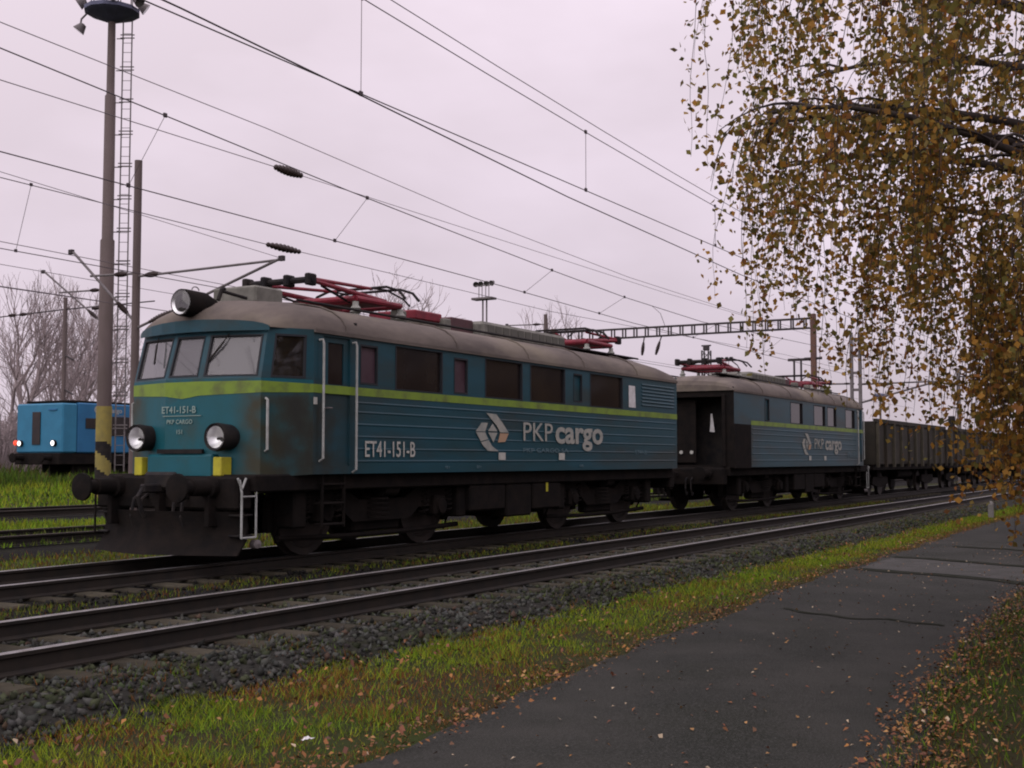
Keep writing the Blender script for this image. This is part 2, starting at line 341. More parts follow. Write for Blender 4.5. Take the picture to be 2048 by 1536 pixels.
# ---- asphalt path
def pathL(s): return float(np.interp(s, [-5, 5.4, 6.4, 7.5, 9.5, 12.2, 16.8, 22.4, 29, 35, 120], [4.3, 4.3, 4.26, 4.34, 4.57, 4.7, 5.02, 5.07, 5.23, 5.27, 5.35]))
def pathR(s): return float(np.interp(s, [-5, 7, 7.8, 9.8, 12, 14, 16, 22, 120], [1.3, 1.5, 1.58, 1.79, 1.92, 1.98, 2.06, 2.15, 2.25]))
mb = MB(); ss = np.concatenate([np.arange(-4, 30, 0.35), np.arange(30, 121, 2.0)]); n = 7; vs_ = []
for i, s in enumerate(ss):
    a = pathR(s) + 0.05 * math.sin(s * 2.3) + 0.04 * random.uniform(-1, 1); b = pathL(s) + 0.06 * math.sin(s * 1.7 + 1) + 0.05 * random.uniform(-1, 1)
    for k in range(n):
        q = k / (n - 1); vs_.append((s, a + (b - a) * q, GZ + 0.012 + 0.018 * math.sin(math.pi * q)))
mb.add(vs_, [(i * n + k, (i + 1) * n + k, (i + 1) * n + k + 1, i * n + k + 1) for i in range(len(ss) - 1) for k in range(n - 1)])
path = mb.build('path', M['asphalt'], smooth=60, kind='structure')
def cross_strip(name, m, s0, s1, dz, skew=0.0, wob=0.05, f0=0.02, f1=0.98):
    mb = MB(); k = 24; top = []; bot = []
    for i in range(k + 1):
        q = i / k; qq = f0 + (f1 - f0) * q
        for (s, lst) in ((s0, bot), (s1, top)):
            sx = s + skew * q + wob * math.sin(q * 7 + s) + wob * 0.5 * math.sin(q * 19 + s * 3)
            a, b = pathR(sx) + 0.1, pathL(sx) - 0.1
            # follow the camber of the path sheet underneath
            yy = a + (b - a) * qq; A, B = pathR(sx), pathL(sx); c = min(max((yy - A) / (B - A), 0), 1)
            lst.append((sx, yy, GZ + 0.012 + 0.018 * math.sin(math.pi * c) + dz))
    mb.add(bot + top, [(i, i + 1, k + 2 + i, k + 1 + i) for i in range(k)])
    return mb.build(name, m, path)
cross_strip('asphalt_repair', M['asphalt2'], 18.4, 20.6, 0.004, 1.2)
cross_strip('joint', M['asphdark'], 18.0, 18.3, 0.008, 1.2)
cross_strip('joint', M['asphdark'], 20.7, 21.0, 0.008, 1.2)
cross_strip('joint', M['asphdark'], 24.2, 24.5, 0.008, 0.8, f0=0.1, f1=0.8)
cross_strip('joint', M['asphdark'], 13.0, 13.1, 0.006, 0.6, 0.12, 0.15, 0.85)

# ================================================================== tracks
RAILP = [(-0.07, -0.17), (0.07, -0.17), (0.07, -0.155), (0.015, -0.135), (0.012, -0.05), (0.035, -0.035), (0.036, -0.006), (0.028, 0.0), (-0.028, 0.0), (-0.036, -0.006), (-0.035, -0.035), (-0.012, -0.05), (-0.015, -0.135), (-0.07, -0.155)]
def rail_mesh(x0, x1, top='railtop'):
    mb = MB(); n = len(RAILP); vs = [(x, y, z) for x in (x0, x1) for (y, z) in RAILP]
    for k in range(n):
        mb.cur = 1 if k in (6, 7, 8) else 0
        mb.add([vs[k], vs[(k + 1) % n], vs[n + (k + 1) % n], vs[n + k]], [(0, 1, 2, 3)])
    mb.cur = 0; mb.add(vs[:n], [tuple(range(n))]); mb.add(vs[n:], [tuple(range(n))])
    me = mb.mesh('rail'); me.materials.append(M['rail']); me.materials.append(M[top]); return me
railm = rail_mesh(-30, 160); railr = rail_mesh(-30, 160, 'railrust')
def sleeper_mesh():
    mb = MB(); mb.cbox(-0.13, 0.13, -1.3, 1.3, -0.33, -0.172, 0.02); me = mb.mesh('sleeper'); me.materials.append(M['sleeper']); return me
slm = sleeper_mesh()
fast_mb = MB()
for y in (-0.7175 - 0.1, -0.7175 + 0.1, 0.7175 - 0.1, 0.7175 + 0.1): fast_mb.cbox(-0.05, 0.05, y - 0.035, y + 0.035, -0.172, -0.128, 0.012)
def track(yc, zt, s0, s1, bedm, bed=True, sleepers=True, step=0.62):
    t = empty('railway_track', (0, yc, zt), kind='structure')
    for y in (-0.752, 0.752): link('rail', railm if sleepers else railr, None, t).location = (0, y, 0)
    if bed:
        mb = MB(); prof = [(-2.1, gz(yc) - zt - 0.04), (-1.72, -0.22), (-1.45, -0.205), (1.45, -0.205), (1.72, -0.22), (2.1, gz(yc) - zt - 0.04)]
        xs = [-30, 0, 20, 40, 80, 160]
        mb.add([(x, y, z) for x in xs for (y, z) in prof], [(i * 6 + k, (i + 1) * 6 + k, (i + 1) * 6 + k + 1, i * 6 + k + 1) for i in range(5) for k in range(5)])
        mb.build('ballast_bed', bedm, t, smooth=60)
    if sleepers:
        s = s0
        while s < s1:
            o = link('sleeper', slm, None, t); o.location = (s + random.uniform(-0.02, 0.02), random.uniform(-0.04, 0.04), random.uniform(-0.006, 0.006)); o.rotation_euler = (0, 0, random.uniform(-0.02, 0.02)); s += step
    return t
Y1, Y2, Y3, Y4, Y5 = 8.36, 12.45, 18.75, 25.2, 43.7
T1 = track(Y1, 0.0, 2.0, 90.0, M['bed'])
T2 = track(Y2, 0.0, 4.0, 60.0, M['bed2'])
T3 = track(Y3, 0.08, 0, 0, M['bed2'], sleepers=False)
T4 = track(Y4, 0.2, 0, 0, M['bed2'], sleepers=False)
T5 = track(Y5, 0.72, 0, 0, M['bed2'], sleepers=False)

# ---- ballast stones (too many to count)
def vnoise(x, y, sc, seed=0):
    """cheap smooth value noise"""
    X = x * sc + seed * 17.3; Y = y * sc + seed * 5.1
    xi = np.floor(X).astype(int); yi = np.floor(Y).astype(int); fx = X - xi; fy = Y - yi
    h = lambda a, b: (np.sin(a * 127.1 + b * 311.7 + seed * 74.7) * 43758.5453) % 1
    fx = fx * fx * (3 - 2 * fx); fy = fy * fy * (3 - 2 * fy)
    return (h(xi, yi) * (1 - fx) + h(xi + 1, yi) * fx) * (1 - fy) + (h(xi, yi + 1) * (1 - fx) + h(xi + 1, yi + 1) * fx) * fy
OCT = np.array([(1, 0, 0), (-1, 0, 0), (0, 1, 0), (0, -1, 0), (0, 0, 1), (0, 0, -1)], float)
OF = np.array([(0, 2, 4), (2, 1, 4), (1, 3, 4), (3, 0, 4), (2, 0, 5), (1, 2, 5), (3, 1, 5), (0, 3, 5)])
def stones(name, pos, size, colr, parent=None):
    n = len(pos); rot = rng.normal(size=(n, 3, 3)); q, _ = np.linalg.qr(rot)
    sc = size[:, None, None] * rng.uniform(0.4, 1.35, (n, 1, 3))
    v = (OCT[None] * sc * rng.uniform(0.6, 1.3, (n, 6, 1))) @ q + pos[:, None, :]
    F = (OF[None] + 6 * np.arange(n)[:, None, None]).reshape(-1, 3)
    me = np_mesh(name, v.reshape(-1, 3), F, np.repeat(colr, 6, 0), M['stuffcol'])
    return link(name, me, None, parent, kind='stuff')
def stone_field(n, y0, y1, s0, s1, zf, base, power=1.7):
    u = rng.random(n) ** power; s = s0 + (s1 - s0) * u; y = rng.uniform(y0, y1, n)
    z = np.array([zf(b) for b in y]) + rng.uniform(-0.012, 0.02, n)
    g = rng.uniform(0.45, 1.75, (n, 1)) * np.array(base)[None] * (1 + rng.normal(0, 0.03, (n, 3)))
    return np.stack([s, y, z], 1), rng.uniform(0.016, 0.042, n) * (1 + u * 0.4), np.clip(g, 0.005, 1)
def bedz(y):
    return float(np.interp(y, [-2.4, -2.1, -1.72, -1.45, 1.45, 1.72, 2.1, 2.4], [-0.36, -0.35, -0.22, -0.2, -0.2, -0.22, -0.32, -0.33]))
p, sz, c = stone_field(42000, -2.2, 2.2, 2.5, 45, bedz, (0.040, 0.042, 0.037))
on = np.abs((p[:, 0] - 2.0) / 0.62 - np.round((p[:, 0] - 2.0) / 0.62)) * 0.62 < 0.125
keep = ~(on & (np.abs(p[:, 1]) < 1.28)); keep |= rng.random(len(p)) < 0.04
rl = (np.abs(np.abs(p[:, 1]) - 0.752) < 0.075); keep &= ~rl
moss = rng.random(len(p)) < 0.75 * vnoise(p[:, 0], p[:, 1], 1.5, 21); c[moss] *= np.array([0.85, 0.95, 0.6]); rst = rng.random(len(p)) < 0.06; c[rst] *= np.array([1.25, 0.85, 0.7])
stones('ballast_stones', p[keep], sz[keep], c[keep], T1)
p, sz, c = stone_field(7000, -2.1, 2.1, 4, 32, bedz, (0.013, 0.0128, 0.012))  # near-black stones carry the under-train shade in their colour
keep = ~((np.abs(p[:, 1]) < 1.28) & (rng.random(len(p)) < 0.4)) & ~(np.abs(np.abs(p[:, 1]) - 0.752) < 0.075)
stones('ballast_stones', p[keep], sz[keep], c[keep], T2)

# ================================================================== grass (uncountable)
def blades(name, s, y, z, h, wd, colr, lean=0.5):
    n = len(s); a = rng.uniform(0, 2 * math.pi, n); b = rng.uniform(0, 2 * math.pi, n); ln = rng.uniform(0.1, lean, n) * h
    dx = np.cos(a) * wd / 2; dy = np.sin(a) * wd / 2
    V = np.empty((n, 3, 3)); V[:, 0] = np.stack([s - dx, y - dy, z - 0.01], 1); V[:, 1] = np.stack([s + dx, y + dy, z - 0.01], 1)
    V[:, 2] = np.stack([s + np.cos(b) * ln, y + np.sin(b) * ln, z + h], 1)
    F = np.arange(3 * n).reshape(n, 3)
    return link(name, np_mesh(name, V.reshape(-1, 3), F, np.repeat(colr, 3, 0), M['grass']), None, None, kind='stuff')
G1, G2, BR, OL, DK = [np.array(q) for q in ((0.13, 0.23, 0.012), (0.22, 0.26, 0.016), (0.19, 0.08, 0.022), (0.10, 0.12, 0.024), (0.03, 0.06, 0.006))]
def mixcol(n, ws, cols):
    ws = np.stack(ws, 1); ws = ws / ws.sum(1, keepdims=True); cw = np.cumsum(ws, 1); r = rng.random(n)[:, None]; k = (r > cw).sum(1)
    return np.stack(cols)[np.clip(k, 0, len(cols) - 1)] * rng.uniform(0.65, 1.35, (n, 1))
# verge between path and ballast
n = 190000; u = rng.random(n) ** 2.2; s = 2.5 + 75 * u
yl = np.array([pathL(q) for q in s]); yr = 6.45 + 0.35 * (vnoise(s, s * 0, 0.6, 3) - 0.5) * 2 + np.where(s > 10, 0.25, 0)
y = yl - 0.1 + (yr - yl + 0.1) * rng.random(n)
den = 0.6 * vnoise(s, y, 2.6, 1) + 0.4 * vnoise(s, y, 7.0, 2); nb = 0.65 * vnoise(s, y, 1.25, 7) + 0.35 * vnoise(s, y, 4.5, 8); gr = vnoise(s, y, 0.9, 12)
k = (rng.random(n) < 0.08 + den * 1.15); s, y, nb, u, den, yl, yr, gr = [q[k] for q in (s, y, nb, u, den, yl, yr, gr)]; n = len(s)
edge = np.clip((y - yl) / 0.55, 0, 1)
wbr = np.clip((nb - 0.42) * 9, 0.04, 3.0) * np.where(s < 9, 1.0, 0.4) + (1 - edge) * 1.1
col_ = mixcol(n, [(1.3 - gr) * edge + 0.05, (0.3 + gr) * edge + 0.05, wbr, np.full(n, 0.25), np.full(n, 0.3)], [G1, G2, BR, OL, DK])
h = (0.015 + 0.055 * den) * rng.uniform(0.4, 1.5, n) * (0.35 + 0.65 * edge)
tall = rng.random(n) < 0.015; h[tall] *= 2.6
blades('verge_grass', s, y, np.full(n, GZ) + 0.0, h, 0.007 + 0.02 * u, col_, 1.4)
# tufts that creep into the ballast shoulder
n = 9000; u = rng.random(n) ** 1.8; s = 3 + 40 * u; y = 6.3 + 1.0 * rng.random(n) ** 1.5; k = vnoise(s, y, 2.0, 31) > 0.55; s, y, u = s[k], y[k], u[k]; n = len(s)
blades('verge_grass', s, y, np.array([bedz(q - Y1) for q in y]) + 0.02, rng.uniform(0.02, 0.06, n), 0.008 + 0.015 * u, mixcol(n, [np.full(n, 0.5), np.full(n, 0.6), np.full(n, 0.8), np.full(n, 1.0)], [G1 * 0.6, OL, DK, BR * 0.6]), 1.2)
# under the birches, right of the path
n = 45000; u = rng.random(n) ** 1.7; s = 3 + 45 * u; yr = np.array([pathR(q) for q in s]); y = yr + 0.15 - 6 * rng.random(n) ** 1.6
nb = vnoise(s, y, 0.9, 9)
col_ = mixcol(n, [np.full(n, 0.45), np.full(n, 0.15), 0.15 + nb * 0.5, np.full(n, 0.5), np.full(n, 0.7)], [G1 * 0.75, G2 * 0.7, BR * 0.8, OL, DK])
blades('grass_under_trees', s, y, np.full(n, GZ), rng.uniform(0.02, 0.09, n), 0.009 + 0.02 * u, col_, 1.1)
# between the near and the middle track
n = 40000; u = rng.random(n) ** 1.7; s = 3 + 45 * u; y = rng.uniform(9.55, 11.15, n) + 0.1 * np.sin(s)
col_ = mixcol(n, [np.full(n, 0.3), np.full(n, 0.3), 0.2 + vnoise(s, y, 0.8, 5), np.full(n, 1.0), np.full(n, 0.4)], [G1 * 0.8, G2 * 0.8, BR * 0.6, OL * 0.9, DK])
k = vnoise(s, y, 1.6, 41) + 0.25 * rng.random(n) > 0.42; s, y, u, col_ = s[k], y[k], u[k], col_[k]; n = len(s)
blades('grass_between_tracks', s, y, np.array([max(bedz(q - Y1), bedz(q - Y2), GZ) for q in y]), rng.uniform(0.02, 0.07, n), 0.012 + 0.015 * u, col_, 0.9)
# behind the train: T2-T3, T3-T4 and the field beyond
def field(name, n, s0, s1, y0, y1, hmin, hmax, cols, wts, wd, pw=1.0, dz=0.0):
    s = s0 + (s1 - s0) * rng.random(n) ** pw; y = rng.uniform(y0, y1, n); z = np.array([gz(q) for q in y]) + dz
    nb = vnoise(s, y, 0.7, 11); ws = [np.full(n, w_) * (1 + (nb - 0.5) * (1 if i % 2 else -1)) for i, w_ in enumerate(wts)]
    blades(name, s, y, z, rng.uniform(hmin, hmax, n) * (0.5 + nb), wd, mixcol(n, ws, cols), 0.8)
field('grass_behind_train', 26000, 8, 60, 14.3, 17.0, 0.04, 0.15, [OL * 1.0, G2 * 0.7, BR * 0.7, G1 * 0.8], [1, 0.7, 0.5, 0.5], 0.03)
field('grass_behind_train', 22000, 12, 60, 20.6, 23.3, 0.06, 0.18, [G1, G2 * 0.9, OL], [1.2, 0.9, 0.4], 0.04)
field('grass_in_siding', 12000, 12, 50, 17.7, 19.8, 0.02, 0.12, [G1 * 0.8, OL, DK], [0.8, 1, 0.6], 0.03, dz=0.1)
field('meadow_grass', 30000, 15, 75, 27.0, 37.5, 0.08, 0.25, [G1 * 1.05, G2 * 0.9, DK, OL], [1.4, 1.0, 0.4, 0.3], 0.06)
field('tall_weeds', 14000, 22, 75, 37.5, 41.3, 0.2, 0.55, [G1 * 0.6, DK * 1.3, OL * 0.7], [1, 1.2, 0.7], 0.07)
field('tall_weeds', 9000, 22, 90, 46.5, 60, 0.3, 0.9, [OL * 0.8, DK * 1.2, BR * 0.5], [1, 1, 0.6], 0.1)

# fallen leaves: scattered on the path, heaped along its right edge
def leaf_quads(name, P, size, colr, m, tilt=0.35):
    n = len(P); a = rng.uniform(0, 2 * math.pi, n); t1 = rng.normal(0, tilt, n); t2 = rng.normal(0, tilt, n)
    ux = np.stack([np.cos(a), np.sin(a), t1], 1); vx = np.stack([-np.sin(a), np.cos(a), t2], 1)
    L = size[:, None]
    V = np.stack([P - ux * L * 0.5, P + vx * L * 0.36 - ux * L * 0.08 + [0, 0, 0.006], P + ux * L * 0.55, P - vx * L * 0.36 - ux * L * 0.08 + [0, 0, 0.006]], 1)
    return link(name, np_mesh(name, V.reshape(-1, 3), np.arange(4 * n).reshape(n, 4), np.repeat(colr, 4, 0), m), None, None, kind='stuff')
LC = np.array([(0.20, 0.085, 0.028), (0.26, 0.12, 0.03), (0.16, 0.06, 0.03), (0.30, 0.17, 0.06), (0.12, 0.065, 0.035), (0.42, 0.34, 0.22)])
n1, n2, n3 = 6500, 2000, 750
s1 = 4.5 + 28 * rng.random(n1) ** 1.6; y1_ = np.array([pathR(q) for q in s1]) + 0.12 - np.abs(rng.normal(0, 0.33, n1)) * np.where(rng.random(n1) < 0.75, 1, -0.35)
s2 = 4 + 35 * rng.random(n2) ** 1.5; y2_ = np.array([pathL(q) for q in s2]) + rng.normal(0.02, 0.14, n2)
s3 = 4.5 + 22 * rng.random(n3) ** 1.3; y3_ = np.array([pathR(q) for q in s3]) + rng.random(n3) ** 1.3 * 2.9
P = np.stack([np.r_[s1, s2, s3], np.r_[y1_, y2_, y3_], np.r_[np.full(n1, GZ + 0.035), np.full(n2, GZ + 0.045), np.full(n3, GZ + 0.038)]], 1)
ci = np.r_[rng.choice(6, n1, p=[.3, .22, .2, .12, .14, .02]), rng.choice(6, n2, p=[.3, .2, .2, .1, .18, .02]), rng.choice(6, n3, p=[.2, .12, .12, .16, .2, .2])]
leaf_quads('fallen_leaves', P, rng.uniform(0.02, 0.042, len(P)), LC[ci] * rng.uniform(0.5, 1.1, (len(P), 1)), M['litter'])
n = 800; s = 4 + 30 * rng.random(n) ** 1.5; y = np.array([pathL(q) for q in s]) + rng.uniform(0, 1.9, n)
leaf_quads('fallen_leaves', np.stack([s, y, np.full(n, GZ + 0.06) + rng.uniform(-0.02, 0.03, n)], 1), rng.uniform(0.03, 0.05, n), LC[rng.choice(6, n, p=[.3, .2, .2, .1, .18, .02])] * rng.uniform(0.5, 1.1, (n, 1)), M['litter'], 0.6)
# crumpled white paper on the verge
mb = MB(); vv = []
for i in range(5):
    for j in range(4): vv.append((i * 0.03 - 0.06, j * 0.03 - 0.045, 0.02 + 0.03 * random.random()))
mb.add(vv, [(i * 4 + j, (i + 1) * 4 + j, (i + 1) * 4 + j + 1, i * 4 + j + 1) for i in range(4) for j in range(3)])
o = mb.build('paper_scrap', M['paper'], label='crumpled white scrap of paper lying in the grass beside the path', cat='litter'); o.location = (5.85, 4.72, GZ + 0.04); o.scale = (0.6, 0.6, 0.6)
# ================================================================== lettering
def text_obj(s, size, m, parent, loc, sx=1.0, bold=0.0, name='lettering', rot=(R(90), 0, 0), depth=0.002, align='LEFT'):
    cu = bpy.data.curves.new(name, 'FONT'); cu.body = s; cu.size = size; cu.offset = bold; cu.extrude = depth; cu.align_x = align; cu.resolution_u = 3
    t = bpy.data.objects.new('tmp', cu); col.objects.link(t); dg = bpy.context.evaluated_depsgraph_get()
    me = bpy.data.meshes.new_from_object(t.evaluated_get(dg)); bpy.data.objects.remove(t); bpy.data.curves.remove(cu)
    me.materials.clear(); me.name = name
    o = link(name, me, m, parent); o.location = loc; o.rotation_euler = rot; o.scale = (sx, 1, 1)
    return o
def flat(name, m, parent, polys, y, t=0.004):
    mb = MB()
    for p in polys: mb.poly([(a, y, b) for a, b in p], (0, t, 0))
    return mb.build(name, m, parent)

# ================================================================== electric locomotive section
ZB, ZS, ZG = 1.18, 2.50, 3.21      # body bottom, window sill, gutter
HW = 1.5
def loco(s0, L, nose_left, wins, label, number):
    """origin: left end of the body on the track centre line; nose_left -> cab towards -X"""
    lo = empty('electric_locomotive', (s0, Y2, 0), label=label, cat='locomotive', group='coupled sections of the blue electric locomotive')
    mir = None if nose_left else L
    def B(): return MB(mir)
    def X(x): return x if nose_left else L - x
    # --- body shell (written nose-left, mirrored when needed)
    P = {-1: [(0.0, -0.32), (0.25, -1.2), (1.0, -HW)], 1: [(0.0, 0.32), (0.25, 1.2), (1.0, HW)]}
    Pt = {-1: [(0.20, -0.30), (0.42, -1.17), (1.0, -HW)], 1: [(0.20, 0.30), (0.42, 1.17), (1.0, HW)]}
    nb = B()
    # lower nose facets
    nb.panel((0, -0.32, 1.14), (0, 0.32, 1.14), (0, 0.32, ZS), (0, -0.32, ZS), us=(0.5,), vs_=(0.5,))
    for sd in (-1, 1):
        a, b, c = P[sd]; at, bt, ct = Pt[sd]
        nb.panel((*a, 1.14), (*b, 1.14), (*b, ZS), (*a, ZS), us=(0.5,), vs_=(0.5,))
        nb.panel((*b, 1.14), (*c, ZB), (*c, ZS), (*b, ZS), us=(0.5,), vs_=(0.5,))
    up = B(); panes = []
    def win(A, Bq, C, D, h, dep, nm, frame=True, m='glass'):
        up.panel(A, Bq, C, D, holes=[h], depth=dep); panes.append((A, Bq, C, D, h, dep, nm, m))
    win((0, -0.32, ZS), (0, 0.32, ZS), (0.20, 0.30, ZG), (0.20, -0.30, ZG), (0.07, 0.93, 0.04, 0.86), (0.03, 0, -0.008), 'front_window')
    for sd in (-1, 1):
        a, b, c = P[sd]; at, bt, ct = Pt[sd]
        win((*a, ZS), (*b, ZS), (*bt, ZG), (*at, ZG), (0.05, 0.94, 0.04, 0.86), (0.03, -0.01 * sd, -0.008), 'front_window')
        win((*b, ZS), (*c, ZS), (*ct, ZG), (*bt, ZG), (0.17, 0.84, 0.02, 0.88), (0.0, -0.035 * sd, 0), 'side_window', m='cabside')
    nb.build('nose', M['nose'], lo, smooth=35); up.build('cab_front', M['blue'], lo, smooth=35)
    def pane(A, Bq, C, D, h, dep, nm, m):
        A, Bq, C, D = map(Vector, (A, Bq, C, D)); F = lambda u, v: (A * (1 - u) + Bq * u) * (1 - v) + (D * (1 - u) + C * u) * v
        dp = Vector(dep); q = [F(h[0], h[2]), F(h[1], h[2]), F(h[1], h[3]), F(h[0], h[3])]
        mb = B(); mb.poly([p + dp * 0.8 for p in q], dp * 0.15)
        o = mb.build(nm, M[m] if m != 'cabside' else M['cabside'], lo)
        fr = B(); cn = sum(q, Vector()) / 4
        for k in range(4):
            a, b = q[k], q[(k + 1) % 4]; nrm = dp.normalized() * -0.006
            ia = a + (cn - a).normalized() * 0.035; ib = b + (cn - b).normalized() * 0.035
            fr.add([a + nrm, b + nrm, ib + nrm, ia + nrm, a + dp * 0.7, b + dp * 0.7, ib + dp * 0.7, ia + dp * 0.7], [(0, 1, 2, 3), (2, 3, 7, 6), (0, 1, 5, 4)])
        fr.build('window_frame', M['winframe'], o)
        return o
    M.setdefault('cabside', glass_mat('dusky cab side glass', (0.45, 0.42, 0.38), 0.02, 0.12, (0.05, 0.045, 0.04)))
    for p in panes: pane(*p)
    # side walls with openings (x in nose-left coordinates)
    zl = lambda z: (z - ZB) / (ZG - ZB)
    LS = L - 1.0
    for sd in (-1, 1):
        wl = B(); holes = []
        for (a, b, z0, z1, m) in wins: holes.append(((a - 1) / LS, (b - 1) / LS, zl(z0), zl(z1)))
        doorh = ((1.22 - 1) / LS, (1.84 - 1) / LS, zl(1.30), zl(3.14)); holes.append(doorh)
        A, Bq, C, D = (1.0, sd * HW, ZB), (L, sd * HW, ZB), (L, sd * HW, ZG), (1.0, sd * HW, ZG)
        dep = (0, -sd * 0.05, 0)
        wl.panel(A, Bq, C, D, holes=holes, us=[i / 12 for i in range(1, 12)], depth=dep)
        wl.build('side_wall', M['blue'], lo)
        for (a, b, z0, z1, m), h in zip(wins, holes):
            pane(A, Bq, C, D, h, dep, 'side_window' if m != 'vent' else 'vent_grille', 'darkwin' if m == 'dark' else ('maroonwin' if m == 'maroon' else 'blue'))
        # driver's door with its own window
        db = B(); zd = lambda z: (z - 1.30) / 1.84; xd = lambda x: (x - 1.22) / 0.62
        yd = sd * (HW - 0.03); hh = (xd(1.36), xd(1.72), zd(2.46), zd(3.06))
        db.panel((1.22, yd, 1.30), (1.84, yd, 1.30), (1.84, yd, 3.14), (1.22, yd, 3.14), holes=[hh], depth=(0, -sd * 0.03, 0))
        dr = db.build('door', M['blue'], lo)
        mb = B(); mb.poly([(1.35, yd - sd * 0.02, 2.45), (1.73, yd - sd * 0.02, 2.45), (1.73, yd - sd * 0.02, 3.07), (1.35, yd - sd * 0.02, 3.07)], (0, -sd * 0.008, 0)); mb.build('window', M['darkwin'], dr)
        mb = B(); mb.tube([(1.29, yd, 2.12), (1.29, yd + sd * 0.05, 2.12), (1.40, yd + sd * 0.05, 2.12)], 0.012, 6); mb.build('handle', M['steel'], dr)
        # horizontal beads pressed into the lower side
        for z in (1.36, 1.54, 1.72, 1.90, 2.08, 2.22):
            for (a, b) in ((1.95, L - 0.12),) if nose_left else ((1.95, L - 1.45),):
                mb = B(); y = sd * HW; mb.add([(a, y, z - 0.02), (b, y, z - 0.02), (b, y + sd * 0.008, z), (a, y + sd * 0.008, z), (a, y, z + 0.02), (b, y, z + 0.02)], [(0, 1, 2, 3), (3, 2, 5, 4), (0, 3, 4), (1, 5, 2)])
                mb.build('rib', M['blue'], lo)
        # yellow green waist stripe
        st = B(); o4 = 0.005 * sd; a, b, c = P[sd]
        xe = L if nose_left else L - 1.35
        st.panel((1.0, sd * HW + o4, 2.325), (xe, sd * HW + o4, 2.325), (xe, sd * HW + o4, 2.445), (1.0, sd * HW + o4, 2.445))
        st.panel((b[0] - 0.003, b[1] + o4, 2.30), (1.0, sd * HW + o4, 2.325), (1.0, sd * HW + o4, 2.445), (b[0] - 0.003, b[1] + o4, 2.46))
        st.panel((-0.006, a[1], 2.265), (b[0] - 0.003, b[1] + o4, 2.30), (b[0] - 0.003, b[1] + o4, 2.46), (-0.006, a[1], 2.46))
        if sd == 1: st.panel((-0.006, -0.32, 2.265), (-0.006, 0, 2.225), (-0.006, 0, 2.46), (-0.006, -0.32, 2.46)); st.panel((-0.006, 0, 2.225), (-0.006, 0.32, 2.265), (-0.006, 0.32, 2.46), (-0.006, 0, 2.46))
        st.build('waist_stripe', M['stripe'], lo)
        # gutter rail
        mb = B(); mb.box(1.0, L, min(sd * (HW + 0.002), sd * (HW + 0.03)), max(sd * (HW + 0.002), sd * (HW + 0.03)), 3.17, 3.225); mb.build('rain_gutter', M['roof'], lo)
        # tall white handrails either side of the door
        for hx, zt, zb in ((1.14, 3.07, 1.36), (1.91, 3.09, 1.2)):
            y0, y1 = sd * (HW + 0.002), sd * (HW + 0.07)
            mb = B(); mb.tube([(hx - 0.02, y0, zt), (hx - 0.01, y1 - sd * 0.01, zt + 0.005), (hx, y1, zt - 0.05), (hx, y1, zb + 0.04), (hx, y0, zb)], 0.019, 8); mb.build('handrail', M['white'], lo, smooth=40)
        mb = B(); cx, cy = 0.32, sd * (1.228 + 0.05); mb.tube([(cx, cy - sd * 0.05, 2.22), (cx - 0.02, cy, 2.2), (cx - 0.02, cy, 1.52), (cx, cy - sd * 0.05, 1.5)], 0.02, 8); mb.build('handrail', M['white'], lo, smooth=40)
    # inner end wall with gangway opening, dark vestibule behind it
    mb = B(); ez = lambda z: (z - ZB) / (3.3 - ZB); gy0, gy1 = -1.2, 1.2
    mb.panel((L, -HW, ZB), (L, HW, ZB), (L, HW, 3.3), (L, -HW, 3.3), holes=[((gy0 + HW) / 3, (gy1 + HW) / 3, ez(1.24), ez(3.05))], depth=(-0.9, 0, 0)); mb.build('end_wall', M['under'] if not nose_left else M['blue'], lo)
    mb = B(); mb.box(L - 0.95, L - 0.9, -1.3, 1.3, 1.2, 3.1); mb.build('vestibule_wall', M['black'], lo)
    for y in (-1.23, 1.23):
        mb = B(); mb.cbox(L + 0.002, L + 0.06, y - 0.05, y + 0.05, 1.2, 3.1, 0.012); mb.build('gangway_post', M['under'], lo)
    if not nose_left:
        mb = B(); mb.cbox(L - 0.35, L - 0.3, -0.32, 0.95, 1.3, 3.0, 0.01); mb.build('gangway_door', M['under'], lo)
        mb = B(); mb.poly([(L - 0.6, -0.74, 2.12), (L - 0.6, -0.60, 2.14), (L - 0.6, -0.62, 2.30), (L - 0.6, -0.63, 2.62), (L - 0.6, -0.68, 2.62), (L - 0.6, -0.72, 2.3)], (0.004, 0, 0)); mb.build('notice', M['paper'], lo)
        for y in (-0.2, 0.1): mb = B(); mb.lathe([(0, 0.0), (0, 0.05), (0.03, 0.05)], (L - 0.27, y, 1.58), (-1, 0, 0), 10); mb.build('tail_disc', M['letter'], lo)
        for sd in (-1, 1): mb = B(); mb.box(L - 1.33, L + 0.003, sd * HW - 0.012, sd * HW + 0.012, 1.16, 2.33); mb.build('corner_panel', M['under'], lo)
    # cab floor, bulkhead, seats
    mb = B(); mb.box(0.45, L - 1.0, -1.15, 1.15, 1.22, 1.30); mb.box(2.0, 2.05, -1.46, 1.46, 1.3, 3.4); mb.build('cab_floor', M['black'], lo)
    mb = B(); mb.cbox(0.3, 0.75, -1.0, 1.0, 1.9, 2.42, 0.03); mb.build('driver_desk', M['greybox'], lo)
    for y in (-0.7, 0.7):
        mb = B(); mb.cbox(1.25, 1.36, y - 0.24, y + 0.24, 1.9, 2.75, 0.04); mb.cbox(1.0, 1.36, y - 0.24, y + 0.24, 1.75, 1.9, 0.04); mb.build('cab_seat', M['black'], lo)
    # --- roof
    T = [(1, 0), (0.985, 0.2), (0.93, 0.42), (0.83, 0.62), (0.68, 0.78), (0.45, 0.91), (0.2, 0.98), (0, 1)]
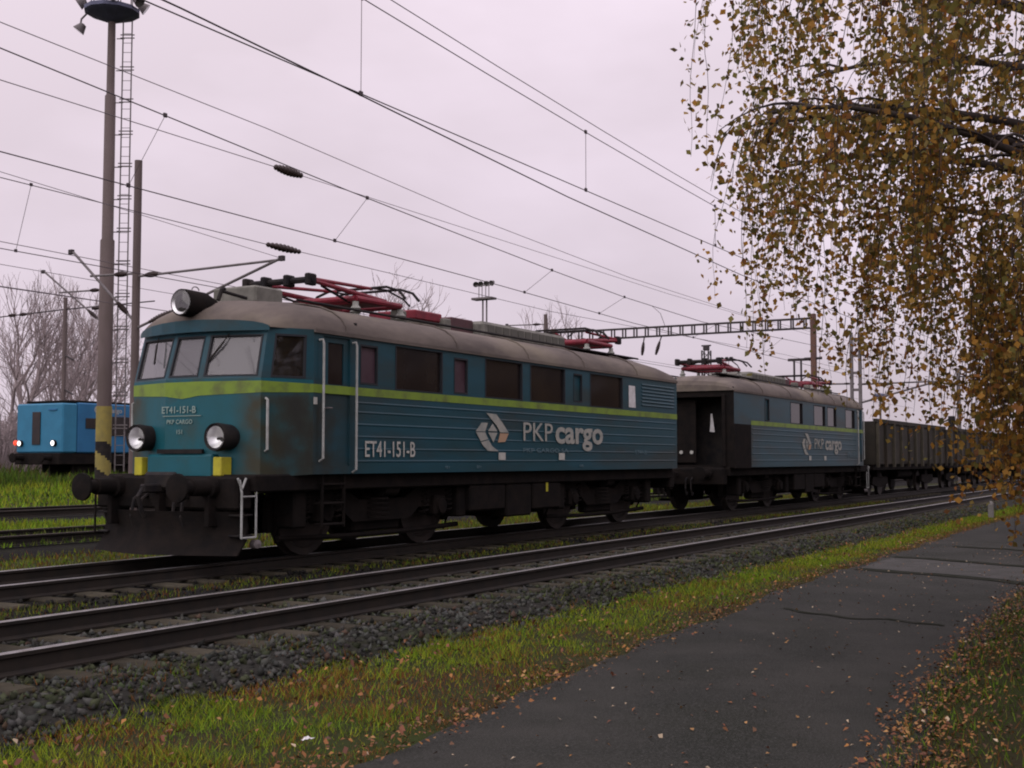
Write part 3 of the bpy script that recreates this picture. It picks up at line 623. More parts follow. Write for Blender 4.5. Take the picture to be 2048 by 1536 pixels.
    full = [(-w_, h_) for w_, h_ in T] + [(w_, h_) for w_, h_ in T[-2::-1]]
    secs = [(0.10, 0.30, 1.22, 3.33), (0.13, 0.30, 1.235, 3.42), (0.22, 0.29, 1.26, 3.50), (0.45, 0.24, 1.32, 3.61), (0.8, 0.14, 1.43, 3.69), (1.3, 0, HW + 0.02, 3.73), (L * 0.33, 0, HW + 0.02, 3.74), (L * 0.66, 0, HW + 0.02, 3.74), (L - 1.5, 0, HW + 0.02, 3.73), (L - 0.7, 0, HW + 0.02, 3.67), (L - 0.2, 0, HW + 0.02, 3.58), (L, 0, HW + 0.015, 3.50), (L + 0.05, 0, HW, 3.38)]
    rb = B(); n = len(full); vs = []
    for (x0, sw, hw, zc) in secs:
        for (w_, h_) in full: vs.append((x0 + sw * w_ * w_, hw * w_, ZG - 0.004 + (zc - ZG) * h_))
    fs = [(i * n + k, i * n + k + 1, (i + 1) * n + k + 1, (i + 1) * n + k) for i in range(len(secs) - 1) for k in range(n - 1)]
    rb.add(vs, fs); rb.add(vs[:n], [tuple(range(n))]); rb.add(vs[-n:], [tuple(range(n))])
    rf = rb.build('roof', M['roof'], lo, smooth=40)
    for x in [L * q for q in (0.12, 0.33, 0.5, 0.66, 0.84)]:
        mb = B(); pts = [(x, (HW + 0.026) * w_, ZG + (3.745 - ZG) * h_ + 0.003) for (w_, h_) in full]; mb.tube(pts, 0.014, 4); mb.build('roof_seam', M['roof'], rf)
    # dark fascia under the front eave
    mb = B()
    for k in range(n - 1):
        (wa, ha), (wb, hb) = full[k], full[k + 1]
        if abs(wa) > 0.99 and abs(wb) > 0.99: continue
        pa, pb = (0.07 + 0.31 * wa * wa, 1.225 * wa), (0.07 + 0.31 * wb * wb, 1.225 * wb)
        mb.add([(*pa, ZG - 0.05), (*pb, ZG - 0.05), (*pb, ZG - 0.004 + 0.125 * hb), (*pa, ZG - 0.004 + 0.125 * ha)], [(0, 1, 2, 3)])
    mb.build('eave', M['blue'], lo)
    for y in (-0.78, 0.78):
        mb = B(); mb.tube([(1.5, y, 3.73), (L - 0.6, y, 3.73)], 0.022, 6); mb.build('roof_pipe', M['black'], lo)
    # --- big roof headlight
    hl = B(); hl.lathe([(-0.10, 0.02), (-0.10, 0.165), (-0.12, 0.19), (-0.06, 0.195), (0.30, 0.185), (0.5, 0.12), (0.7, 0.0)], (0.06, 0, 3.57), (1, 0, 0), 24); 
    h = hl.build('roof_headlight', M['under'], lo, smooth=35)
    mb = B(); mb.lathe([(-0.03, 0.0), (-0.045, 0.06), (-0.075, 0.12), (-0.112, 0.165)], (0.045, 0, 3.57), (1, 0, 0), 24); mb.build('reflector', M['mirror'], h, smooth=60)
    mb = B(); mb.lathe([(-0.128, 0.0), (-0.123, 0.1), (-0.112, 0.178)], (0.05, 0, 3.57), (1, 0, 0), 24); mb.build('lamp_glass', M['lens'], h, smooth=60)
    mb = B(); mb.tube([(0.22 + 0.07 * math.cos(a), 0.0, 3.77 + 0.05 * math.sin(a)) for a in [math.pi * k / 8 for k in range(9)]], 0.008, 6); mb.build('lifting_eye', M['steel'], h)
    mb = B(); mb.tube([(0.55, -0.12, 3.66), (0.62, -0.12, 3.82), (0.68, -0.12, 3.84)], 0.03, 8); mb.tube([(0.62, -0.12, 3.8), (0.95, -0.3, 3.72)], 0.025, 6); mb.build('horn', M['black'], lo)
    mb = B(); mb.cbox(1.0, 1.62, -0.42, 0.42, 3.66, 3.92, 0.03); mb.build('roof_hatch', M['greybox'], lo)
    # --- front headlights, number plates
    for y in (-0.74, 0.74):
        mb = B(); mb.lathe([(-0.20, 0.15), (-0.22, 0.185), (-0.16, 0.195), (0.0, 0.18), (0.16, 0.17)], (0.07, y, 1.69), (1, 0, 0), 24); h = mb.build('headlight', M['black'], lo, smooth=35)
        mb = B(); mb.lathe([(-0.06, 0.0), (-0.08, 0.05), (-0.12, 0.11), (-0.18, 0.15)], (0.055, y, 1.69), (1, 0, 0), 24); mb.build('reflector', M['mirror'], h, smooth=60)
        mb = B(); mb.lathe([(-0.14, 0.0), (-0.135, 0.02), (-0.1, 0.022), (-0.05, 0.022)], (0.055, y, 1.67), (1, 0, 0), 10); mb.build('bulb', M['black'], h, smooth=60)
        mb = B(); mb.lathe([(-0.215, 0.0), (-0.205, 0.09), (-0.195, 0.155)], (0.06, y, 1.69), (1, 0, 0), 24); mb.build('lamp_glass', M['lens'], h, smooth=60)
        mb = B(); mb.cbox(-0.09, 0.12, y - 0.075, y + 0.075, 1.165, 1.42, 0.01); mb.build('lamp_bracket', M['yellow'], lo)
    if nose_left:
        rr = (R(90), 0, R(-90))
        text_obj(number, 0.135, M['faint2'], lo, (-0.014, 0.38, 2.03), 1.0, 0.002, rot=rr)
        text_obj('PKP CARGO', 0.085, M['faint2'], lo, (-0.014, 0.28, 1.88), 1.05, 0.001, rot=rr)
        text_obj('151', 0.085, M['faint2'], lo, (-0.014, 0.10, 1.74), 1.05, 0.001, rot=rr)
        text_obj('PKP', 0.07, M['letter'], lo, (-0.014, 0.13, 1.35), 1.1, 0.001, rot=rr)
        mb = B(); mb.box(-0.012, -0.003, -0.36, 0.36, 1.985, 1.995); mb.build('plate_line', M['faint2'], lo)
    # raised black strip painting in a recess's shade across the nose foot, wipers, lower nose box
    mb = B(); mb.box(-0.05, -0.003, -0.42, 0.42, 1.47, 1.53); mb.build('recess_strip', M['black'], lo)
    mb = B(); mb.cbox(-0.05, 0.3, -0.62, 0.62, 1.0, 1.46, 0.03); mb.build('nose_skirt', M['nose'], lo)
    for y, dy in ((-0.62, 0.16), (0.72, -0.05)):
        mb = B(); x0 = 0.2 if abs(y) > 0.4 else 0.1
        mb.tube([(0.245, y, 3.13), (0.16, y + dy * 0.6, 2.92)], 0.009, 5); mb.tube([(0.195, y + dy * 0.3, 3.02), (0.095, y + dy * 1.5, 2.74)], 0.015, 5); mb.build('wiper', M['black'], lo)
    # --- underframe and buffers at both ends
    mb = B(); mb.cbox(-0.05, L + 0.02, -1.38, 1.38, 0.95, 1.185, 0.02); mb.build('underframe', M['under'], lo)
    for (e, dr_) in ((0, -1), (L, 1)):
        bb = B(); x1 = e + dr_ * 0.32; bb.cbox(min(e, x1), max(e, x1), -1.3, 1.3, 0.72, 1.16, 0.03); bo = bb.build('buffer_beam', M['under'], lo)
        for y in (-0.875, 0.875):
            mb = B(); mb.lathe([(0.3, 0.15), (0.42, 0.15), (0.44, 0.115), (0.72, 0.11), (0.73, 0.085), (0.93, 0.085)], (e, y, 1.02), (dr_, 0, 0), 16); bf = mb.build('buffer', M['under'], lo, smooth=35)
            mb = B(); mb.lathe([(0.92, 0.02), (0.92, 0.17), (0.935, 0.19), (0.97, 0.185), (0.985, 0.12), (0.99, 0.0)], (e, y, 1.02), (dr_, 0, 0), 20); mb.build('buffer_head', M['under'], bf, smooth=35)
        mb = B(); mb.cbox(min(e + dr_ * 0.3, e + dr_ * 0.72), max(e + dr_ * 0.3, e + dr_ * 0.72), -0.05, 0.05, 0.94, 1.06, 0.02); mb.tube([(e + dr_ * 0.7, 0, 1.0), (e + dr_ * 0.78, 0, 0.9), (e + dr_ * 0.72, 0, 0.72), (e + dr_ * 0.66, 0, 0.62)], 0.03, 8); mb.build('coupling_hook', M['black'], lo)
        for y in (-0.45, -0.3, 0.3, 0.45):
            mb = B(); mb.tube([(e + dr_ * 0.3, y, 0.92), (e + dr_ * 0.42, y, 0.85), (e + dr_ * 0.46, y * 1.03, 0.62), (e + dr_ * 0.40, y * 1.05, 0.45), (e + dr_ * 0.33, y * 1.05, 0.52)], 0.025, 6); mb.build('brake_hose', M['black'], lo)
    # rounded dark cover over the coupler
    mb = B(); mb.cbox(-0.42, -0.32, -0.3, 0.3, 0.98, 1.22, 0.04); mb.build('coupler_cover', M['black'], lo)
    # --- snow plough
    mb = B(); pl = []
    for i in range(13):
        q = -1 + 2 * i / 12; xx = -0.62 + 0.42 * abs(q) ** 1.3
        pl.append([(xx + 0.02, 1.32 * q, 0.70), (xx + 0.08, 1.32 * q, 0.5), (xx + 0.03, 1.32 * q, 0.3), (xx - 0.12, 1.32 * q, 0.13)])
    vs = [p for r_ in pl for p in r_]; fs = [(i * 4 + k, (i + 1) * 4 + k, (i + 1) * 4 + k + 1, i * 4 + k + 1) for i in range(12) for k in range(3)]
    vs2 = [(p[0] + 0.03, p[1], p[2]) for p in vs]; m_ = len(vs); mb.add(vs + vs2, fs + [tuple(m_ + i for i in reversed(f)) for f in fs] + [(i * 4, (i + 1) * 4, m_ + (i + 1) * 4, m_ + i * 4) for i in range(12)] + [(i * 4 + 3, (i + 1) * 4 + 3, m_ + (i + 1) * 4 + 3, m_ + i * 4 + 3) for i in range(12)])
    mb.build('snow_plough', M['under'], lo, smooth=50)
    for y in (-0.9, 0, 0.9):
        mb = B(); mb.cbox(-0.45, -0.1, y - 0.04, y + 0.04, 0.5, 0.95, 0.01); mb.build('plough_bracket', M['under'], lo)
    # --- steps at the cab corners
    for y in (-1.32, 1.32):
        mb = B(); sy = 1 if y > 0 else -1
        for xx in (-0.28, 0.0): mb.tube([(xx, y, 1.12), (xx, y + sy * 0.04, 0.95), (xx, y + sy * 0.04, 0.36)], 0.016, 6)
        mb.tube([(-0.28, y + sy * 0.04, 1.0), (-0.36, y + sy * 0.04, 1.14)], 0.016, 6); mb.tube([(-0.28, y + sy * 0.04, 1.0), (-0.2, y + sy * 0.04, 1.14)], 0.016, 6)
        mb.tube([(-0.28, y + sy * 0.04, 0.36), (0.0, y + sy * 0.04, 0.36)], 0.016, 6); mb.tube([(-0.28, y + sy * 0.04, 0.9), (0.0, y + sy * 0.04, 0.9)], 0.012, 6); stp = mb.build('cab_steps', M['white'] if y < 0 else M['under'], lo)
        for z in (0.37, 0.64):
            mb = B(); mb.cbox(-0.27, -0.01, min(y, y - sy * 0.2), max(y, y - sy * 0.2), z, z + 0.025, 0.005); mb.build('tread', M['black'], stp)
        # steps under the door
        mb = B()
        for z in (0.45, 0.75, 1.02): mb.cbox(1.3, 1.78, min(sy * 1.28, sy * 1.46), max(sy * 1.28, sy * 1.46), z, z + 0.03, 0.006)
        for xx in (1.28, 1.78): mb.box(xx, xx + 0.02, min(sy * 1.42, sy * 1.46), max(sy * 1.42, sy * 1.46), 0.42, 1.18)
        mb.build('door_steps', M['under'], lo)
    # --- bogies
    for bc in (3.2, L - 3.25):
        bg = B()
        for sy in (-1, 1):
            y = sy * 1.06
            bg.poly([(bc - 2.3, y - 0.06, 0.62), (bc - 2.1, y - 0.06, 0.92), (bc - 0.9, y - 0.06, 0.92), (bc - 0.6, y - 0.06, 0.78), (bc + 0.6, y - 0.06, 0.78), (bc + 0.9, y - 0.06, 0.92), (bc + 2.1, y - 0.06, 0.92), (bc + 2.3, y - 0.06, 0.62), (bc + 1.0, y - 0.06, 0.62), (bc + 0.75, y - 0.06, 0.45), (bc - 0.75, y - 0.06, 0.45), (bc - 1.0, y - 0.06, 0.62)], (0, 0.12, 0))
        bg.cbox(bc - 0.35, bc + 0.35, -1.0, 1.0, 0.5, 0.85, 0.03); bgo = bg.build('bogie', M['under'], lo)
        for wx in (bc - 1.525, bc + 1.525):
            for sy in (-1, 1):
                mb = B(); mb.lathe([(-0.07, 0.0), (-0.07, 0.1), (-0.03, 0.13), (-0.03, 0.5), (-0.07, 0.53), (-0.07, 0.63), (0.05, 0.625), (0.075, 0.655), (0.075, 0.5), (0.03, 0.48), (0.03, 0)], (wx, sy * 0.75, 0.627), (0, -sy, 0), 28); mb.build('wheel', M['wheel'], bgo, smooth=35)
                mb = B(); mb.cbox(wx - 0.17, wx + 0.17, min(sy * 0.98, sy * 1.22), max(sy * 0.98, sy * 1.22), 0.46, 0.8, 0.04); mb.lathe([(0, 0.13), (0.04, 0.12), (0.05, 0.0)], (wx, sy * 1.22, 0.62), (0, sy, 0), 14); mb.build('axle_box', M['under'], bgo)
                for dx in (-0.36, 0.36):
                    mb = B(); pts = [(wx + dx + 0.08 * math.cos(a), sy * 1.1 + 0.08 * math.sin(a), 0.5 + 0.40 * a / (2 * math.pi * 5)) for a in [2 * math.pi * 5 * k / 40 for k in range(41)]]; mb.tube(pts, 0.017, 5); mb.build('spring', M['under'], bgo)
            mb = B(); mb.tube([(wx, -0.9, 0.627), (wx, 0.9, 0.627)], 0.09, 10); mb.build('axle', M['under'], bgo)
        for dx in (-0.72, 0.72, -2.25, 2.25):
            for sy in (-1, 1):
                mb = B(); mb.cbox(bc + dx - 0.06, bc + dx + 0.06, sy * 0.75 - 0.07, sy * 0.75 + 0.07, 0.35, 0.85, 0.02); mb.build('brake_block', M['under'], bgo)
        for sy in (-1, 1):
            mb = B(); mb.tube([(bc - 2.35, sy * 1.0, 0.28), (bc - 0.8, sy * 1.0, 0.24), (bc + 0.8, sy * 1.0, 0.24), (bc + 2.35, sy * 1.0, 0.28)], 0.045, 6); mb.build('brake_rod', M['under'], bgo)
            mb = B(); mb.cbox(bc - 0.62, bc + 0.62, min(sy * 0.82, sy * 1.02), max(sy * 0.82, sy * 1.02), 0.28, 0.6, 0.04); mb.build('spring_plank', M['under'], bgo)
            for dx in (-2.28, 2.0): mb = B(); mb.cbox(bc + dx, bc + dx + 0.28, min(sy * 0.9, sy * 1.25), max(sy * 0.9, sy * 1.25), 0.42, 0.94, 0.03); mb.build('sand_box', M['under'], bgo)
            for k in range(5): mb = B(); mb.lathe([(0, 0.2), (0.025, 0.2)], (bc - 0.2 + 0.0, sy * 1.14, 0.5 + k * 0.07), (0, 0, 1), 14); mb.build('spring_coil', M['under'], bgo)
            mb = B(); mb.lathe([(0, 0.0), (0, 0.13), (0.36, 0.13), (0.36, 0)], (bc - 0.18, sy * 1.2, 0.95), (1, 0, 0), 14); mb.build('brake_cylinder', M['under'], bgo, smooth=35)
    # equipment boxes between the bogies
    mc = (3.2 + L - 3.25) / 2
    for (a, b, z0) in ((mc - 1.75, mc - 0.55, 0.50), (mc - 0.5, mc + 0.42, 0.36), (mc + 0.48, mc + 1.6, 0.46)):
        mb = B(); mb.cbox(a, b, -1.36, 1.36, z0, 0.95, 0.03); mb.build('equipment_box', M['under'], lo)
    mb = B()
    for a in (mc - 1.9, mc + 1.6): mb.lathe([(0, 0), (0, 0.2), (0.1, 0.24), (0.5, 0.24), (0.6, 0.2), (0.6, 0)], (a, -1.0, 0.78), (0, 1, 0), 16)
    mb.build('air_tank', M['under'], lo, smooth=35)
    for xx in (0.95, 5.35, L - 5.4, L - 0.95):
        mb = B(); mb.tube([(xx, -0.95, 0.95), (xx, -0.95, 0.45), (xx + 0.12, -0.78, 0.2)], 0.02, 6); mb.build('sand_pipe', M['under'], lo)
    mb = B(); mb.lathe([(0, 0), (0, 0.065), (0.1, 0.06), (0.12, 0.0)], (0.05, -1.28, 0.26), (-0.3, -1, 0.1), 14); mb.build('track_sensor', M['steel'], lo, smooth=40)
    # --- roof equipment
    def panto(c, dr_, raised):
        pr_ = empty('pantograph', (0, 0, 0)); pr_.parent = lo
        b = B(); 
        for y in (-0.62, 0.62): b.tube([(c - 0.62, y, 3.95), (c + 0.62, y, 3.95)], 0.05, 8)
        for x in (c - 0.62, c + 0.62): b.tube([(x, -0.62, 3.95), (x, 0.62, 3.95)], 0.05, 8)
        b.cbox(c - 0.25, c + 0.4, -0.5, 0.5, 3.93, 4.06, 0.03); b.build('base_frame', M['red'], pr_)
        for x in (c - 0.62, c + 0.62):
            for y in (-0.62, 0.62):
                mb = B(); mb.lathe([(0, 0.09), (0.03, 0.11), (0.06, 0.06), (0.09, 0.1), (0.12, 0.06), (0.15, 0.09), (0.2, 0.05), (0.26, 0.05)], (x, y, 3.64), (0, 0, 1), 12); mb.build('insulator', M['porcelain'], pr_, smooth=50)
        ex = c - dr_ * raised
        for y in (-0.5, 0.5):
            mb = B(); mb.tube([(c + dr_ * 0.35, y, 4.0), (ex, y * 1.25, 4.10)], [0.05, 0.035], 8); mb.build('lower_arm', M['red'], pr_)
            mb = B(); mb.tube([(ex, y * 1.25, 4.12), (c + dr_ * 0.15, y * 0.75, 4.21)], [0.032, 0.026], 8); mb.build('upper_arm', M['red'], pr_)
            mb = B(); mb.tube([(c - dr_ * 0.55, y * 0.9, 3.9), (ex + dr_ * 0.35, y * 1.1, 4.06)], 0.02, 6); mb.build('strut', M['black'], pr_)
        mb = B(); mb.tube([(ex, -0.68, 4.11), (ex, 0.68, 4.11)], 0.05, 8)
        for y in (-0.62, -0.2, 0.25, 0.62): mb.cbox(ex - 0.1, ex + 0.1, y - 0.05, y + 0.05, 4.02, 4.2, 0.02)
        mb.build('knuckle', M['black'], pr_)
        for x in (c + dr_ * 0.25, c + dr_ * 0.65):
            mb = B(); mb.tube([(x, -0.98, 4.02), (x, -0.85, 4.16), (x, -0.6, 4.24), (x, 0.6, 4.24), (x, 0.85, 4.16), (x, 0.98, 4.02)], 0.024, 6); mb.build('contact_bow', M['black'], pr_)
        for y in (-0.45, 0.45): mb = B(); mb.tube([(c + dr_ * 0.05, y, 4.2), (c + dr_ * 0.45, y, 4.22), (c + dr_ * 0.95, y, 4.12), (c + dr_ * 1.15, y, 4.02)], 0.016, 6); mb.build('bow_spring', M['black'], pr_)
    panto(3.75, 1, 1.75); panto(L - 2.35, -1, 1.0)
    def rbox(nm, a, b, y0, y1, z0, z1, m, c=0.02): mb = B(); mb.cbox(a, b, y0, y1, z0, z1, c); return mb.build(nm, m, lo)
    rbox('roof_box', 5.0, 5.85, -0.5, 0.5, 3.82, 3.98, M['red']); rbox('roof_box', 5.05, 5.75, -0.4, 0.4, 3.66, 3.818, M['greybox']); rbox('roof_box', 5.78, 6.0, -0.6, -0.4, 3.66, 3.9, M['greybox'])
    rbox('roof_box', 4.35, 4.6, -0.6, -0.42, 3.66, 3.9, M['greybox'])
    rbox('circuit_breaker', 6.25, 7.0, -0.45, 0.45, 3.68, 3.98, M['redbox']); rbox('roof_box', 6.98, 7.3, -0.55, 0.1, 3.66, 3.93, M['greybox'])
    vb = rbox('ventilation_monitor', 7.1, 10.5, -0.6, 0.6, 3.66, 3.985, M['greybox'], 0.06)
    for k in range(11):
        mb = B(); a = 7.28 + k * 0.29; mb.box(a, a + 0.2, -0.616, -0.602, 3.76, 3.92); mb.build('louvre', M['louv'], vb)
    rbox('roof_walkway', 10.6, L - 0.9, -0.85, -0.55, 3.70, 3.73, M['under'], 0.005)
    for x in (6.1, 10.75, 11.0):
        mb = B(); mb.lathe([(0, 0.06), (0.04, 0.09), (0.08, 0.05), (0.12, 0.085), (0.16, 0.05), (0.2, 0.075), (0.25, 0.04), (0.3, 0.04)], (x, 0.45, 3.68), (0, 0, 1), 12); mb.build('insulator', M['porcelain'], lo, smooth=50)
    mb = B(); mb.tube([(4.3, 0.45, 3.98), (10.9, 0.45, 3.99), (L - 2.4, 0.45, 3.98)], 0.015, 6); mb.build('roof_busbar', M['darksteel'], lo)
    return lo

M['faint2'] = mat('dusty nose lettering', (0.20, 0.28, 0.25), 0.6)
M['wheel'] = mat('oily wheel steel', (0.022, 0.02, 0.018), 0.7, c2=(0.04, 0.03, 0.024), scale=5, amt=0.8)
M['redbox'] = mat('faded maroon box', (0.085, 0.04, 0.045), 0.7, c2=(0.06, 0.04, 0.04), scale=5, amt=0.8)
M['louv'] = mat('dark grey louvre', (0.10, 0.10, 0.085), 0.8)  # louvre slats in a darker grey than the roof box
W1 = [(2.08, 2.52, 2.50, 3.09, 'maroon'), (2.98, 4.32, 2.46, 3.14, 'dark'), (4.67, 5.10, 2.48, 3.08, 'maroon'), (5.67, 7.0, 2.46, 3.14, 'dark'), (7.29, 8.70, 2.46, 3.14, 'dark'), (9.06, 9.44, 2.52, 3.08, 'vent'), (9.80, 11.38, 2.46, 3.13, 'dark')]
S1, L1 = 12.62, 14.42
loc1 = loco(S1, L1, True, W1, 'front section of a blue electric locomotive, rounded three-window cab and big roof headlight', 'ET41-151-B')
yf = -HW - 0.016
text_obj('ET41-151-B', 0.335, M['letter'], loc1, (14.80 - S1, yf, 1.43), 0.83, 0.003)
text_obj('PKP', 0.49, M['letter2'], loc1, (19.58 - S1, yf, 1.73), 1.46, 0.0)
text_obj('cargo', 0.62, M['letter2'], loc1, (20.87 - S1, yf, 1.71), 1.53, 0.016)
text_obj('PKP CARGO SA', 0.11, M['faint'], loc1, (19.60 - S1, yf, 1.52), 2.4, 0.001)
def logo(parent, s, z, kx=0.0035, kz=0.002, y=yf):
    f = lambda q: [(s + (a - 305) * kx, z - (b - 750) * kz) for a, b in q]
    a = flat('logo', M['letter2'], parent, [f([(245, 585), (340, 590), (400, 660), (345, 690), (310, 655)][::-1]), f([(345, 690), (400, 660), (465, 748), (380, 748)][::-1]), f([(200, 670), (258, 670), (232, 745), (145, 745)][::-1]), f([(145, 752), (232, 752), (262, 810), (190, 830)][::-1]), f([(192, 838), (266, 818), (300, 870), (365, 915), (260, 912), (215, 870)][::-1])], y)
    flat('logo_wing', M['logo2'], a, [f([(380, 756), (465, 756), (430, 830), (358, 836)][::-1])], y)
    flat('logo_diamond', M['letter2'], a, [f([(305, 675), (352, 740), (262, 740)][::-1]), f([(262, 752), (352, 752), (312, 838)][::-1])], y)
logo(loc1, 18.53 - S1, 1.86)
for s in (18.86, 21.15): flat('white_mark', M['letter'], loc1, [[(s - S1 - 0.12, 1.38), (s - S1 + 0.12, 1.38), (s - S1 + 0.12, 1.51), (s - S1 - 0.12, 1.51)]], yf)
flat('paper_sheet', M['paper'], loc1, [[(24.31 - S1, 2.51), (24.66 - S1, 2.51), (24.63 - S1, 2.98), (24.30 - S1, 2.98)]], -HW - 0.008)
flat('white_mark', M['letter'], loc1, [[(13.62 - S1, 2.16), (13.70 - S1, 2.16), (13.70 - S1, 2.26), (13.62 - S1, 2.26)]], -HW - 0.008)
text_obj('ET41-B', 0.13, M['faint'], loc1, (24.6 - S1, yf, 1.50), 1.6, 0.0)
for s, t in ((17.0, '16 t'), (18.0, '83 t'), (21.9, '1500')): text_obj(t, 0.07, M['faint'], loc1, (s - S1, yf, 1.24), 1.3, 0.0)
flat('yellow_mark', M['yellow'], loc1, [[(20.78 - S1, 0.78), (20.86 - S1, 0.78), (20.86 - S1, 0.95), (20.78 - S1, 0.95)]], -1.368)
for k in range(7):
    mb = MB(); z = 2.56 + k * 0.075; a, b = 25.0 - S1, 26.85 - S1; mb.add([(a, -HW, z), (b, -HW, z), (b, -HW - 0.02, z + 0.02), (a, -HW - 0.02, z + 0.02), (a, -HW, z + 0.05), (b, -HW, z + 0.05)], [(0, 1, 2, 3), (3, 2, 5, 4), (0, 3, 4), (1, 5, 2)]); mb.build('louvre', M['blue'], loc1)
# second section, cab at its far end, open gangway towards us
S2, L2 = 31.0, 14.6
W2 = [(L2 - b, L2 - a, 2.46, 3.10, k) for (a, b, k) in ((2.55, 2.95, 'vent'), (4.95, 6.2, 'dark'), (7.4, 8.72, 'dark'), (8.95, 10.05, 'dark'), (11.2, 12.45, 'dark'))]
loc2 = loco(S2, L2, False, W2, 'rear section of a blue electric locomotive showing its dark open gangway end', 'ET41-151-A')
logo(loc2, 37.55 - S2, 1.86, 0.0031)
text_obj('PKP', 0.46, M['letter2'], loc2, (38.35 - S2, yf, 1.73), 1.42, 0.0)
text_obj('cargo', 0.6, M['letter2'], loc2, (39.6 - S2, yf, 1.71), 1.5, 0.016)
text_obj('ET41-151-A', 0.3, M['faint3'] if 'faint3' in M else M['faint'], loc2, (42.4 - S2, yf, 1.42), 0.9, 0.003)
for s in (37.9, 39.6): flat('white_mark', M['letter'], loc2, [[(s - S2 - 0.12, 1.36), (s - S2 + 0.12, 1.36), (s - S2 + 0.12, 1.50), (s - S2 - 0.12, 1.50)]], yf)
# drawbar joining the sections
mb = MB(); mb.tube([(S1 + L1 + 0.6, Y2, 0.98), (S2 - 0.6, Y2, 0.98)], 0.07, 8)
for x in (S1 + L1 + 0.62, S2 - 0.62): mb.cbox(x - 0.1, x + 0.1, Y2 - 0.1, Y2 + 0.1, 0.9, 1.06, 0.02)
mb.build('drawbar', M['under'], label='dark steel drawbar joining the two electric locomotive sections', cat='coupling')

# ================================================================== open goods wagons
def wagon(s0, label):
    wg = empty('open_wagon', (s0, Y2, 0), label=label, cat='wagon', group='open goods wagons behind the locomotive'); Lw = 13.6; yw = 1.42
    mb = MB(); mb.cbox(0, Lw, -1.35, 1.35, 0.98, 1.22, 0.02); mb.build('chassis', M['under'], wg)
    for y in (-yw, yw):
        mb = MB(); mb.box(0.05, Lw - 0.05, y - 0.02, y + 0.02, 1.22, 2.78); mb.build('side_wall', M['wagon'], wg)
        mb = MB(); mb.cbox(0, Lw, y - 0.07, y + 0.07, 2.76, 2.92, 0.015); mb.build('top_rail', M['wagon'], wg)
        for k in range(11):
            x = 0.1 + (Lw - 0.2) * k / 10; sg = 1 if y > 0 else -1; o_ = (y + sg * 0.021, y + sg * 0.12)
            mb = MB(); mb.poly([(x - 0.06, min(o_), 1.1), (x + 0.06, min(o_), 1.1), (x + 0.06, min(o_), 2.77), (x - 0.06, min(o_), 2.77)], (0, abs(o_[1] - o_[0]), 0)); mb.build('rib', M['wagonrib'] if k % 3 != 1 else M['wagon'], wg)
        for x in (4.2, 8.2):
            mb = MB(); sg = 1 if y > 0 else -1; mb.box(x, x + 1.15, min(y + sg * 0.022, y + sg * 0.05), max(y + sg * 0.022, y + sg * 0.05), 1.3, 2.7); mb.build('door', M['wagon'], wg)
    for x in (0.0, Lw):
        mb = MB(); mb.box(x - 0.04, x + 0.04, -yw, yw, 1.2, 2.82); mb.build('end_wall', M['wagon'], wg)
        for y in (-0.9, -0.3, 0.3, 0.9):
            mb = MB(); sg = 1 if x > 0 else -1; mb.box(min(x + sg * 0.041, x + sg * 0.14), max(x + sg * 0.041, x + sg * 0.14), y - 0.05, y + 0.05, 1.1, 2.75); mb.build('end_post', M['wagonrib'], wg)
        for y in (-0.875, 0.875):
            sg = 1 if x > 0 else -1; mb = MB(); mb.lathe([(0.0, 0.12), (0.3, 0.1), (0.31, 0.08), (0.5, 0.08), (0.5, 0.2), (0.54, 0.2), (0.56, 0.0)], (x, y, 1.04), (sg, 0, 0), 14); mb.build('buffer', M['under'], wg, smooth=35)
    mb = MB(); mb.box(0.05, Lw - 0.05, -yw, yw, 1.2, 1.26); mb.build('floor', M['wagon'], wg)
    for bc in (2.3, Lw - 2.3):
        mb = MB()
        for sy in (-1, 1): mb.poly([(bc - 1.3, sy * 1.0 - 0.05, 0.45), (bc - 1.2, sy * 1.0 - 0.05, 0.72), (bc + 1.2, sy * 1.0 - 0.05, 0.72), (bc + 1.3, sy * 1.0 - 0.05, 0.45), (bc + 0.4, sy * 1.0 - 0.05, 0.32), (bc - 0.4, sy * 1.0 - 0.05, 0.32)], (0, 0.1, 0))
        mb.cbox(bc - 0.3, bc + 0.3, -1, 1, 0.5, 0.97, 0.02); bo = mb.build('bogie', M['under'], wg)
        for wx in (bc - 0.9, bc + 0.9):
            for sy in (-1, 1):
                mb = MB(); mb.lathe([(-0.06, 0.0), (-0.06, 0.46), (0.05, 0.455), (0.07, 0.485), (0.07, 0)], (wx, sy * 0.75, 0.457), (0, -sy, 0), 22); mb.build('wheel', M['wheel'], bo, smooth=35)
    mb = MB(); mb.tube([(Lw * 0.4, -0.9, 0.8), (Lw * 0.6, -0.9, 0.8)], 0.15, 10); mb.build('air_tank', M['under'], wg)
    return wg
for i, (s0, lb) in enumerate(((46.75, 'grimy brown ribbed open wagon coupled right behind the electric locomotive'), (61.5, 'second grimy open wagon in the train, counted from the locomotive'), (76.25, 'third grimy open wagon in the train, counted from the locomotive'))): wagon(s0, lb)
